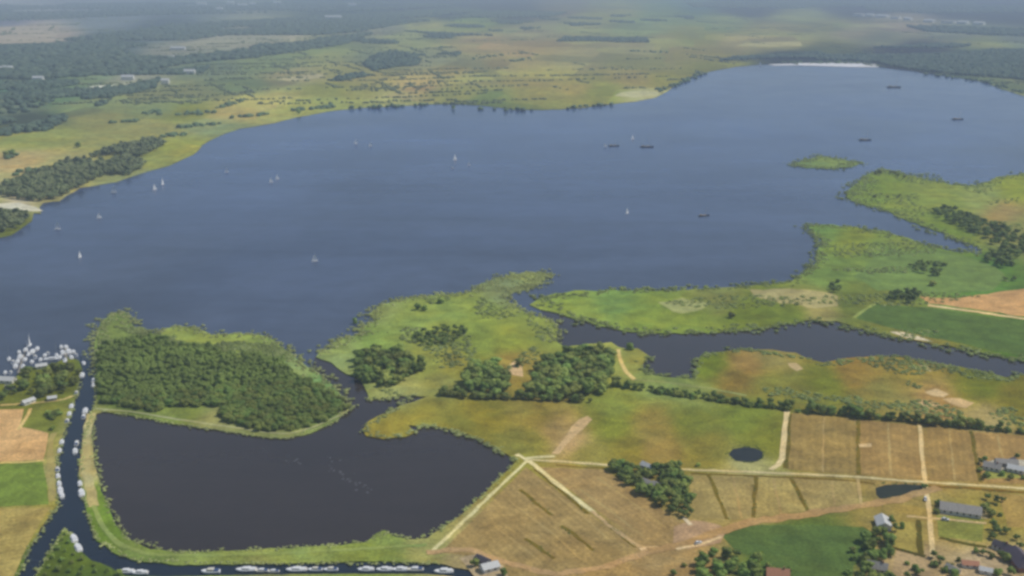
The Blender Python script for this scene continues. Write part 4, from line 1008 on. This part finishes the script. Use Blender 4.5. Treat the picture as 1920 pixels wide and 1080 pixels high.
def motorboat(L, W, hull_m, top_m, cover=False):
    r = bpy.data.objects.new('motorboat', None); COL.objects.link(r)
    mesh_obj('hull', *hull_mesh(L, W, .95), hull_m, r)
    mesh_obj('deck', *box_mesh(-.46 * L, .30 * L, W * .74, W * .55, .955, 1.02, .98), M_DECK if not cover else M_WHITE, r)
    mesh_obj('cabin', *box_mesh(-.16 * L, .24 * L, W * .72, W * .5, 1.023, 1.75, .86, .5), top_m, r)
    mesh_obj('cabin_window', *box_mesh(-.13 * L, .215 * L, W * .735, W * .53, 1.33, 1.6, .93, .3), M_GLASS, r)
    mesh_obj('cabin_roof', *box_mesh(-.20 * L, .15 * L, W * .74, W * .60, 1.753, 1.86, .95, .1), top_m, r)
    mesh_obj('cockpit_cover', *box_mesh(-.44 * L, -.165 * L, W * .70, W * .72, 1.023, 1.5, .8), M_BLUE if cover else M_WHITE, r)
    return r
def sailboat(L, W, hull_m, sails=True, mastm=M_ALU):
    r = bpy.data.objects.new('sailboat', None); COL.objects.link(r)
    mesh_obj('hull', *hull_mesh(L, W, .9), hull_m, r)
    mesh_obj('deck', *box_mesh(-.46 * L, .32 * L, W * .72, W * .5, .905, .98, .98), M_WHITE if hull_m != M_HULLD else M_DECK, r)
    mesh_obj('cabin', *box_mesh(-.1 * L, .24 * L, W * .6, W * .4, .983, 1.45, .84, .5), M_WHITE, r)
    mh = L * 1.15
    mesh_obj('mast', *box_mesh(.08 * L, .08 * L + .22, .22, .22, .98, mh + 1, .6), mastm, r)
    mesh_obj('boom', *box_mesh(-.36 * L, .075 * L, .2, .2, 1.9, 2.1, .9), mastm, r)
    if sails:
        V = []; Fc = []
        n = 6
        for i in range(n + 1):
            z = 2.15 + (mh - 1.4) * i / n
            back = .07 * L - .42 * L * (1 - (i / n) ** 1.3)
            for j in range(4):
                t = j / 3; x = .07 * L + (back - .07 * L) * t
                V.append((x, .35 * math.sin(t * 3.14) * (1 - i / n) * 1.6, z))
        for i in range(n):
            for j in range(3): Fc.append((i * 4 + j, i * 4 + j + 1, i * 4 + j + 5, i * 4 + j + 4))
        mesh_obj('mainsail', V, Fc, M_SAIL, r)
        mesh_obj('foresail', [(.10 * L + .2, 0, mh * .88), (.485 * L, 0, 1.3), (.14 * L, .5, 1.7), (.22 * L, .35, mh * .5), (.13 * L, .15, mh * .55)], [(0, 3, 1), (0, 4, 3), (4, 2, 3), (3, 2, 1)], M_SAIL, r)
    else:
        mesh_obj('furled_sail', *box_mesh(-.34 * L, .06 * L, .34, .34, 2.103, 2.5, .5), M_BLUE, r)
    return r
def barge(L, W):
    r = bpy.data.objects.new('sailing_barge', None); COL.objects.link(r)
    mesh_obj('hull', *hull_mesh(L, W, 1.3, sheer=.5), M_HULLD, r)
    mesh_obj('hatch', *box_mesh(-.15 * L, .22 * L, W * .6, W * .55, 1.303, 1.8, .8), M_DECK, r)
    mesh_obj('deckhouse', *box_mesh(-.38 * L, -.2 * L, W * .6, W * .6, 1.303, 2.6, .9), M_DECK, r)
    mesh_obj('mast', *box_mesh(.15 * L, .15 * L + .3, .3, .3, 1.8, L * .75, .6), M_DECK, r)
    return r
PROT = {'m8': motorboat(8.2, 3.0, M_WHITE, M_WHITE), 'm8b': motorboat(7.6, 2.8, M_WHITE, M_CREAM, True), 'm11': motorboat(11.0, 3.8, M_WHITE, M_WHITE),
        'mc': motorboat(8.5, 2.9, M_CREAM, M_WHITE, True), 's10': sailboat(10.5, 3.5, M_WHITE), 's9b': sailboat(9.5, 3.1, M_WHITE, False), 's12': sailboat(13.0, 4.0, M_WHITE), 'b20': barge(20.0, 4.6)}
USED = set()
def boat(kind, u, v, to, label, group=None, k=1.0, deg=None):
    """a boat floating with its keel line pointing towards picture point TO"""
    p = at(u, v, WZ)
    if deg is None:
        q = at(*to, WZ); ang = math.atan2(q.y - p.y, q.x - p.x)
    else: ang = R(deg)
    o = PROT[kind] if kind not in USED else dup(PROT[kind])
    USED.add(kind)
    o.location = (p.x, p.y, WZ + .12); o.rotation_euler.z = ang; o.scale = (k, k, k)
    return tag(o, label, 'barge' if kind[0] == 'b' else 'sailboat' if kind[0] == 's' else 'motorboat', group)
CL, CR = 'white boats moored along the left bank of the canal', 'white boats moored along the right bank of the canal'
for u, v, k, s, to in [(151, 705, 'm11', 1.0, (154, 690)), (140, 738, 'm8b', .9, (144, 725)), (131, 764, 'm8', 1.1, (134, 752)), (127, 778, 'm8', 1.0, (130, 764)), (123, 791, 'm8b', 1.0, (127, 778)),
                       (113, 831, 'm8', 1.0, (116, 818)), (109, 847, 'm8', .9, (112, 834))]:
    boat(k, u + 3, v, (to[0] + 3, to[1]), 'white motorboat moored against the left bank on the upper half of the canal', 'boats along the upper left bank of the canal', s)
for u, v, k, s, to in [(108, 882, 'm8b', .95, (108, 870)), (109, 895, 'm8', .95, (108, 884)), (111, 909, 'm8', .95, (110, 898)), (113, 921, 'm11', .9, (112, 909)), (116, 931, 'm8', 1.0, (114, 920))]:
    boat(k, u, v, to, 'white motorboat in the tight cluster on the left bank just above where the canal forks', 'boats clustered above the canal fork', s)
for u, v, k, s, to in [(183, 690, 's9b', 1.1, (185, 676)), (179, 715, 'm11', 1.05, (181, 700)), (177, 724, 'm8', .9, (179, 712))]:
    boat(k, u - 2, v, (to[0] - 2, to[1]), 'white boat moored in front of the willow wood near the canal mouth', 'boats moored beside the willow wood', s)
boat('m11', 160, 772, (163, 760), 'long white motorboat on the right bank where the dike path begins')
boat('mc', 157, 783, (160, 770), 'cream motorboat moored directly below the long white one at the start of the dike path')
boat('mc', 144, 833, (147, 820), 'single cream boat at the right bank beside the sandy dike track')
boat('m8', 141, 848, (142, 836), 'white boat at the right bank just below the single cream boat', None, 1.1)
boat('m8', 150, 909, (149, 898), 'small white motorboat, upper one of the pair on the right bank across from the cluster', None, .95)
boat('m11', 153, 926, (151, 912), 'larger white motorboat, lower one of the pair on the right bank across from the cluster')
boat('m11', 139, 1012, (135, 1000), 'white motorboat at the point of land in the canal fork, nearest the tip', None, .95)
boat('m11', 147, 1029, (141, 1016), 'white motorboat behind the one nearest the tip of the canal fork', None, .95)
for u, v, k, s in [(236, 1075, 'm8', 1.0), (262, 1077, 'm8', .95), (395, 1075, 'm8b', 1.15), (462, 1071, 'm11', .9), (490, 1073, 'mc', .8), (512, 1074, 'mc', .7), (556, 1071, 'm11', .9), (591, 1071, 'm8b', .9), (620, 1071, 'm8b', .9),
                   (686, 1071, 'm8', .95), (721, 1071, 'm8', .95), (750, 1071, 'm8', .95), (778, 1071, 'mc', .95), (832, 1075, 'm8', 1.1)]:
    boat(k, u, v - 1.0, (u - 30, v - .5), 'small motorboat moored along the canal bank at the bottom edge of the view', 'boats along the bottom canal', s * 1.12)
for u, v, k, s, to, l in [
    (17, 674, 's9b', .9, (18, 662), 'faint sailboat lying just off the left side of the marina'), (29, 688, 'm11', 1.0, (30, 676), 'white motorboat at the left end of the marina, nearest the quay'),
    (38, 671, 'm11', 1.15, (42, 658), 'large white motorboat at the outer left corner of the marina'), (43, 688, 's9b', 1.0, (44, 676), 'white sailboat with furled sail between two motorboats near the quay'),
    (53, 665, 's12', .75, (55, 652), 'white sailboat under sail at the outer edge of the marina'), (61, 661, 'm11', 1.1, (64, 650), 'white motorboat beside the sailboat at the outer edge of the marina'),
    (56, 648, 's10', .8, (60, 640), 'small sailboat anchored on its own just outside the marina'), (60, 680, 'm8', 1.0, (62, 670), 'small white motorboat in the middle of the left marina group'),
    (98, 675, 'm11', 1.2, (112, 674), 'white motorboat lying broadside off the wooded headland'), (118, 663, 'm11', 1.1, (116, 650), 'slim white motorboat, left of the group off the wooded headland'),
    (122, 677, 's9b', 1.0, (122, 665), 'sailboat with furled sail closest to the trees of the headland'), (129, 661, 'm11', 1.2, (127, 648), 'large white motorboat at the outer end off the wooded headland'),
    (134, 672, 'm8', 1.15, (133, 660), 'white motorboat at the right end off the wooded headland'), (157, 682, 's9b', .9, (154, 670), 'grey white sailboat in the middle of the canal mouth')]:
    boat(k, u, v, to, l, None, s)
for u, v, k, s, deg, l in [
    (590, 490, 's12', 1.0, 20, 'white sailboat alone in the lower middle of the lake'), (150, 483, 's10', 1.1, 80, 'white sailboat sailing away from the camera near the left edge of the lake'),
    (108, 430, 's12', 1.1, 10, 'bright white sailboat, largest off the green point at the left'), (186, 409, 's10', 1.1, 30, 'faint white sailboat right of the bright one off the green point'),
    (213, 361, 's12', 1.2, 5, 'white sailboat close to the left shore below the dark wood'), (290, 356, 's10', 1.3, 60, 'pale sailboat off the left shore, lower one of two'),
    (305, 346, 's12', 1.2, 85, 'white sailboat off the left shore, upper one of two'), (425, 323, 's10', 1.1, 15, 'tiny pale sailboat on its own in the left part of the lake'),
    (508, 342, 's10', 1.1, 30, 'pale sailboat, left of a close pair in the left part of the lake'), (520, 336, 's10', 1.1, 35, 'pale sailboat, right of a close pair in the left part of the lake'),
    (853, 300, 's12', 1.2, 45, 'white sailboat, brightest of three in the middle of the lake'), (848, 316, 's10', .9, 0, 'small sailboat just below the brightest of three in mid lake'),
    (879, 310, 's10', .9, 20, 'small sailboat right of the brightest of three in mid lake'), (667, 270, 's12', 1.1, 25, 'pale sailboat off the far left shore, left of two'),
    (694, 274, 's10', 1.1, 25, 'pale sailboat off the far left shore, right of two'), (1176, 400, 's10', 1.1, 50, 'single pale sailboat in the right half of the lake'),
    (1186, 261, 's12', 1.1, 40, 'pale sailboat between two dark barges'), (1135, 275, 's10', 1.1, 20, 'small pale sailboat left of the two dark barges'), (1425, 122.5, 's12', 1.4, 5, 'white sailboat at the left end of the white beach')]:
    boat(k, u, v, None, l, None, s * .55, deg)
for u, v, s, deg, l in [(1151, 274, 1.0, 5, 'dark barge, left of two in the far middle of the lake'), (1213, 276, 1.2, 0, 'dark barge, right of two in the far middle of the lake'),
    (1622, 263, 1.2, 4, 'dark barge on the open water above the reed islet'), (1676, 164, 1.9, 0, 'long dark barge near the far wooded shore'), (1796, 224, 1.3, 8, 'dark barge in the far right part of the lake'),
    (1320, 405, .8, 20, 'dark barge in the lower right of the lake')]:
    boat('b20', u, v, None, l, None, s, deg)
for u, v, k, s in [(33, 679, 'm11', .9), (47, 676, 'm8', 1.1), (36, 662, 'm8', 1), (48, 657, 'm11', .9), (66, 671, 'm8b', 1.1), (70, 655, 'm11', .9), (84, 668, 'm8', 1.0), (90, 664, 'm8b', .9), (106, 667, 's9b', .9), (112, 672, 'm8', 1.1),
                   (124, 652, 'm11', .9), (138, 661, 'm8', 1.0), (115, 652, 'm8', 1.0), (24, 680, 'm8b', 1.0), (10, 700, 'm8', .9), (20, 700, 'm8b', .9), (76, 676, 'm8', 1), (143, 667, 'm8b', .9)]:
    boat(k, u, v, (u + random.uniform(-4, 6), v - 14), 'small white boat packed into the crowded marina off the wooded headland', 'boats of the crowded marina', s)
# landing stages of the marina
M_WOODJ = plain('grey_planks', (.30, .27, .22), .8, dirt=.3)
def jetty(a, b, w, label):
    A, B = at(*a), at(*b); d = B - A; L = d.length; ang = math.atan2(d.y, d.x)
    r = bpy.data.objects.new('jetty', None); COL.objects.link(r); r.location = (A.x, A.y, 0); r.rotation_euler.z = ang
    mesh_obj('deck', *box_mesh(0, L, w, w, .05, .25, 1.0), M_WOODJ, r)
    for i in range(max(2, int(L / 6))):
        x = L * (i + .5) / max(2, int(L / 6))
        for sgn in (-1, 1):
            V, Fc = box_mesh(x - .12, x + .12, .24, .24, -1.8, .9, .9)
            mesh_obj('post', [(p[0], p[1] + sgn * (w / 2 + .14), p[2]) for p in V], Fc, M_WOODJ, r)
    tag(r, label, 'jetty')
jetty((34, 700), (47, 660), 1.6, 'narrow wooden jetty running out between the boats at the left of the marina')
jetty((124, 682), (124, 654), 1.6, 'narrow wooden jetty between the boats off the wooded headland')

# ------------------------------------------------------------ buildings
M_BRICK = plain('red_brick', (.30, .16, .11), .9, spec=.1, dirt=.25)
M_WALLW = plain('white_render', (.68, .66, .60), .9, spec=.1, dirt=.15)
M_WALLG = plain('grey_boards', (.30, .29, .27), .9, spec=.1, dirt=.25)
M_RDARK = plain('dark_roof', (.085, .075, .085), .8, dirt=.3)
M_RPURP = plain('purple_slate', (.11, .085, .105), .6, dirt=.3)
M_RGREY = plain('fibre_cement_roof', (.33, .31, .275), .9, dirt=.4)
M_RPALE = plain('pale_sheet_roof', (.58, .58, .55), .6, dirt=.2)
M_RORAN = plain('orange_tiles', (.48, .22, .12), .8, dirt=.25)
M_DOOR = plain('door_paint', (.10, .13, .10), .6)
def house(name, cat, u, v, w, l, eave, ridge, toward, wall_m, roof_m, label, group=None, hip=0.0, windows=3, chimney=True, over=.45):
    """a building l long along the line towards TOWARD and w wide, with a pitched roof"""
    p = at(u, v); q = at(*toward)
    r = bpy.data.objects.new(name, None); COL.objects.link(r)
    r.location = (p.x, p.y, .05); r.rotation_euler.z = math.atan2(q.y - p.y, q.x - p.x)
    x, y = l / 2, w / 2
    V = [(-x, -y, -.2), (x, -y, -.2), (x, y, -.2), (-x, y, -.2), (-x, -y, eave), (x, -y, eave), (x, y, eave), (-x, y, eave), (-x + .01, 0, ridge - .1), (x - .01, 0, ridge - .1)]
    Fc = [(0, 1, 5, 4), (2, 3, 7, 6), (1, 2, 6, 5), (3, 0, 4, 7)]
    if not hip: Fc += [(5, 6, 9), (7, 4, 8)]
    mesh_obj('wall', V, Fc, wall_m, r)
    X, Y = x + over, y + over
    s = (ridge - eave) / y; e = eave - s * over + .06
    hx = X - hip
    V = [(-X, -Y, e), (X, -Y, e), (X, Y, e), (-X, Y, e), (-hx, 0, ridge), (hx, 0, ridge)]
    t = .18
    V += [(a, b, c - t) for a, b, c in V]
    Fc = [(0, 1, 5, 4), (2, 3, 4, 5), (1, 2, 5), (3, 0, 4)] if hip else [(0, 1, 5, 4), (2, 3, 4, 5)]
    if hip: Fc += [(0, 6, 7, 1), (2, 8, 9, 3), (1, 7, 8, 2), (3, 9, 6, 0)]
    else: Fc += [(6, 10, 11, 7), (8, 11, 10, 9), (0, 6, 7, 1), (2, 8, 9, 3), (0, 4, 10, 6), (4, 3, 9, 10), (1, 7, 11, 5), (2, 5, 11, 8)]
    rf = mesh_obj('roof', V, Fc, roof_m, r)
    if chimney:
        V, Fc = box_mesh(x * .45, x * .45 + .8, .8, .8, ridge - .4, ridge + 1.0, 1.0); mesh_obj('chimney', V, Fc, M_BRICK, rf)
    for sgn in (-1, 1):
        for i in range(windows):
            cx = -x + l * (i + .7) / (windows + .4)
            V, Fc = box_mesh(cx - .55, cx + .55, .06, .06, .9, min(eave - .3, 2.2), 1.0)
            mesh_obj('window', [(a, b + sgn * (y + .02), c) for a, b, c in V], Fc, M_GLASS, r)
    V, Fc = box_mesh(x - .02, x + .05, 1.4 if w < 9 else 3.2, 1.4 if w < 9 else 3.2, -.1, min(2.3 if w < 9 else 3.0, eave - .1), 1.0)
    mesh_obj('door', V, Fc, M_DOOR, r)
    return tag(r, label, cat, group)
house('boathouse', 'boathouse', 8, 716, 7, 17, 2.6, 4.6, (30, 717), M_WALLW, M_RPALE, 'long pale roofed boathouse on the quay at the left edge', chimney=False)
house('shed', 'shed', 53, 756, 5, 9, 2.3, 3.6, (70, 750), M_WALLW, M_RPALE, 'white roofed shed at the top edge of the orange field', chimney=False, windows=2)
house('cabin', 'cabin', 98, 750, 4.5, 6, 2.3, 3.4, (112, 748), M_WALLG, M_RPALE, 'small grey white cabin below the headland trees', chimney=False, windows=1)
house('cabin', 'cabin', 78, 690, 5, 8, 2.5, 4.0, (92, 688), M_WALLW, M_RPALE, 'white cabin on the bank between the two groups of marina boats', windows=2, chimney=False)
house('cabin', 'cabin', 20, 729, 4, 7, 2.3, 3.3, (34, 731), M_WALLG, M_RGREY, 'grey cabin beneath the long boathouse at the left edge', windows=2, chimney=False)
house('farmhouse', 'house', 1217, 880, 4.5, 11, 2.4, 4.0, (1240, 890), M_WALLW, M_RPALE, 'white roofed farmhouse at the top of the triangular copse')
house('shed', 'shed', 1212, 908, 4.5, 7, 2.2, 3.4, (1228, 914), M_WALLG, M_RGREY, 'upper grey shed inside the triangular copse', chimney=False)
house('shed', 'shed', 1232, 914, 4.5, 6.5, 2.2, 3.4, (1250, 922), M_WALLG, M_RGREY, 'right hand grey shed inside the triangular copse', chimney=False)
house('shed', 'shed', 1222, 922, 4, 6, 2.2, 3.2, (1236, 934), M_WALLW, M_RPALE, 'lowest pale shed inside the triangular copse', chimney=False)
house('barn', 'barn', 1655, 986, 7.5, 11, 2.8, 5.0, (1650, 972), M_WALLW, M_RPALE, 'pale grey roofed barn at the head of the tree belt beside the dirt road', chimney=False)
house('long_barn', 'barn', 1800, 960, 11, 22, 2.6, 5.2, (1840, 966), M_WALLW, M_RGREY, 'long low barn with weathered grey roof and white front wall', chimney=False, windows=6)
house('farmhouse', 'house', 1860, 880, 6.5, 10, 2.6, 4.8, (1880, 884), M_WALLW, M_RGREY, 'white walled farmhouse with grey roof in the yard at the right edge')
house('shed', 'shed', 1886, 872, 6, 13, 2.6, 4.4, (1915, 874), M_WALLG, M_RGREY, 'grey shed behind the white walled farmhouse', chimney=False)
house('shed', 'shed', 1905, 884, 6, 10, 2.6, 4.4, (1925, 888), M_WALLW, M_RPALE, 'pale roofed shed right of the white walled farmhouse', chimney=False)
house('barn', 'barn', 1912, 1056, 10, 19, 3, 6.6, (1950, 1100), M_BRICK, M_RPURP, 'large barn with dark purple roof at the lower right edge', hip=2.5)
house('shed', 'shed', 1818, 1062, 4.5, 8, 2.2, 3.6, (1840, 1064), M_WALLW, M_RORAN, 'small shed with rusty roof on the pale yard', chimney=False, windows=2)
house('shed', 'shed', 1848, 1074, 4, 6, 2.2, 3.4, (1868, 1078), M_WALLW, M_RPALE, 'small white shed on the pale yard below the rusty roofed one', chimney=False, windows=1)
house('cottage', 'house', 1458, 1084, 7, 11, 2.8, 5.8, (1480, 1086), M_BRICK, M_RORAN, 'brick cottage with orange roof cut off by the bottom edge')
house('cottage', 'house', 1644, 1070, 6, 10, 2.8, 5.4, (1664, 1074), M_WALLW, M_RGREY, 'white cottage with grey roof hidden in the tree belt')
house('shed', 'shed', 918, 1068, 6, 9, 2.6, 4.2, (934, 1064), M_WALLW, M_RPALE, 'white shed on the canal boat yard', chimney=False, windows=2)
house('shed', 'shed', 905, 1056, 5, 8, 2.5, 4.0, (922, 1064), M_WALLG, M_RDARK, 'dark roofed shed behind the white one on the canal boat yard', chimney=False, windows=2)
FARB = [(1612, 30, 60, 70), (1632, 31, 50, 60), (1655, 33, 60, 90), (1680, 36, 50, 60), (1702, 38, 40, 50), (1742, 42, 40, 60), (1780, 44, 60, 80), (1806, 45, 50, 60), (1836, 47, 40, 60)]
for i, (u, v, w, l) in enumerate(FARB):
    house('far_building', 'building', u, v, w, l, 15, 21, (u + 30, v + 1), M_WALLW, M_RPALE if i % 3 else M_RGREY, 'white building in the row on the far right horizon', 'white buildings of the far right village', windows=0, chimney=False)
for i, (u, v, w, l) in enumerate([(378, 10, 40, 90), (412, 20, 34, 50), (432, 8, 40, 70), (455, 12, 30, 90), (474, 10, 30, 60), (520, 8, 30, 70), (625, 37, 30, 110), (660, 12, 30, 70)]):
    house('far_building', 'building', u, v, w, l, 20, 28, (u + 30, v), M_WALLW, M_RPALE, 'pale building in the far town at the top of the view', 'pale buildings of the far town', windows=0, chimney=False)
for u, v, w, l, lab in [(318, 112, 16, 36, 'white farm building in the far left woods'), (334, 94, 14, 60, 'long pale farm building in a clearing of the far left woods'), (356, 139, 14, 34, 'pale farm building right of a far left wood edge'),
                        (310, 157, 12, 22, 'small white farm building at the left wood edge'), (240, 150, 14, 36, 'pale farm building beyond the white left field'), (12, 132, 16, 40, 'pale farm building at the far left edge'), (72, 152, 12, 30, 'small pale farm building among the left woods')]:
    house('farm_building', 'building', u, v, w * 1.1, l * 1.0, 10, 15, (u + 30, v), M_WALLW, M_RPALE, lab, windows=0, chimney=False)
house('shed', 'shed', 1786, 1072, 4, 7, 2.2, 3.4, (1800, 1080), M_WALLW, M_RGREY, 'grey roofed shed at the left end of the pale yard', chimney=False, windows=1)
house('cottage', 'house', 1878, 1030, 5.5, 8.5, 2.6, 4.6, (1894, 1036), M_WALLW, M_RDARK, 'small cottage with dark roof just above the purple roofed barn')
house('shed', 'shed', 1896, 868, 3.6, 6, 2.2, 3.2, (1908, 862), M_WALLG, M_RDARK, 'dark roofed shed at the back of the yard by the white farmhouse', chimney=False, windows=1)
# vehicles
def car(u, v, to, paint, label):
    p, q = at(u, v), at(*to)
    r = bpy.data.objects.new('parked_car', None); COL.objects.link(r)
    r.location = (p.x, p.y, .2); r.rotation_euler.z = math.atan2(q.y - p.y, q.x - p.x)
    mesh_obj('body', *box_mesh(-2.1, 2.1, 1.75, 1.7, .3, .95, .93, .1), paint, r)
    mesh_obj('cabin', *box_mesh(-1.7, 1.0, 1.55, 1.5, .953, 1.5, .82, .6), M_GLASS, r)
    mesh_obj('roof', *box_mesh(-1.5, .3, 1.28, 1.24, 1.503, 1.56, .95, .05), paint, r)
    for x in (-1.3, 1.3):
        for sg in (-1, 1):
            n = 12; V = [(x + .33 * math.cos(6.283 * i / n), sg * (.80 + k), .33 + .33 * math.sin(6.283 * i / n)) for k in (0, .12) for i in range(n)]
            mesh_obj('wheel', V, [tuple(range(n)), tuple(range(2 * n - 1, n - 1, -1))] + [(i, (i + 1) % n, n + (i + 1) % n, n + i) for i in range(n)], M_GLASS, r)
    tag(r, label, 'car')
car(1309, 1020, (1330, 1014), M_WHITE, 'white car on the curved pale lane above the garden wood')
car(1772, 976, (1790, 978), M_WHITE, 'white car in front of the left end of the long grey barn')
car(1735, 938, (1737, 950), M_WHITE, 'white car on the pale lane just below the main farm track')
# ------------------------------------------------------------ the air
hz = bpy.data.materials.new('haze_air'); hz.use_nodes = True
hn = hz.node_tree; hn.nodes.clear()
ho = hn.nodes.new('ShaderNodeOutputMaterial'); hv = hn.nodes.new('ShaderNodeVolumePrincipled')
hv.inputs['Color'].default_value = (.66, .79, .98, 1)
hv.inputs['Density'].default_value = 1.15e-4
hv.inputs['Anisotropy'].default_value = 0.0
hn.links.new(hv.outputs[0], ho.inputs['Volume'])
xs, ys, zs = (-26500, 26500), (-600, 19500), (-3.5, 345)
V = [(x, y, z) for x in xs for y in ys for z in zs]
me = bpy.data.meshes.new('haze')
me.from_pydata(V, [], [(0, 1, 3, 2), (4, 6, 7, 5), (0, 4, 5, 1), (2, 3, 7, 6), (0, 2, 6, 4), (1, 5, 7, 3)])
tag(link('haze', me, hz), kind='stuff')
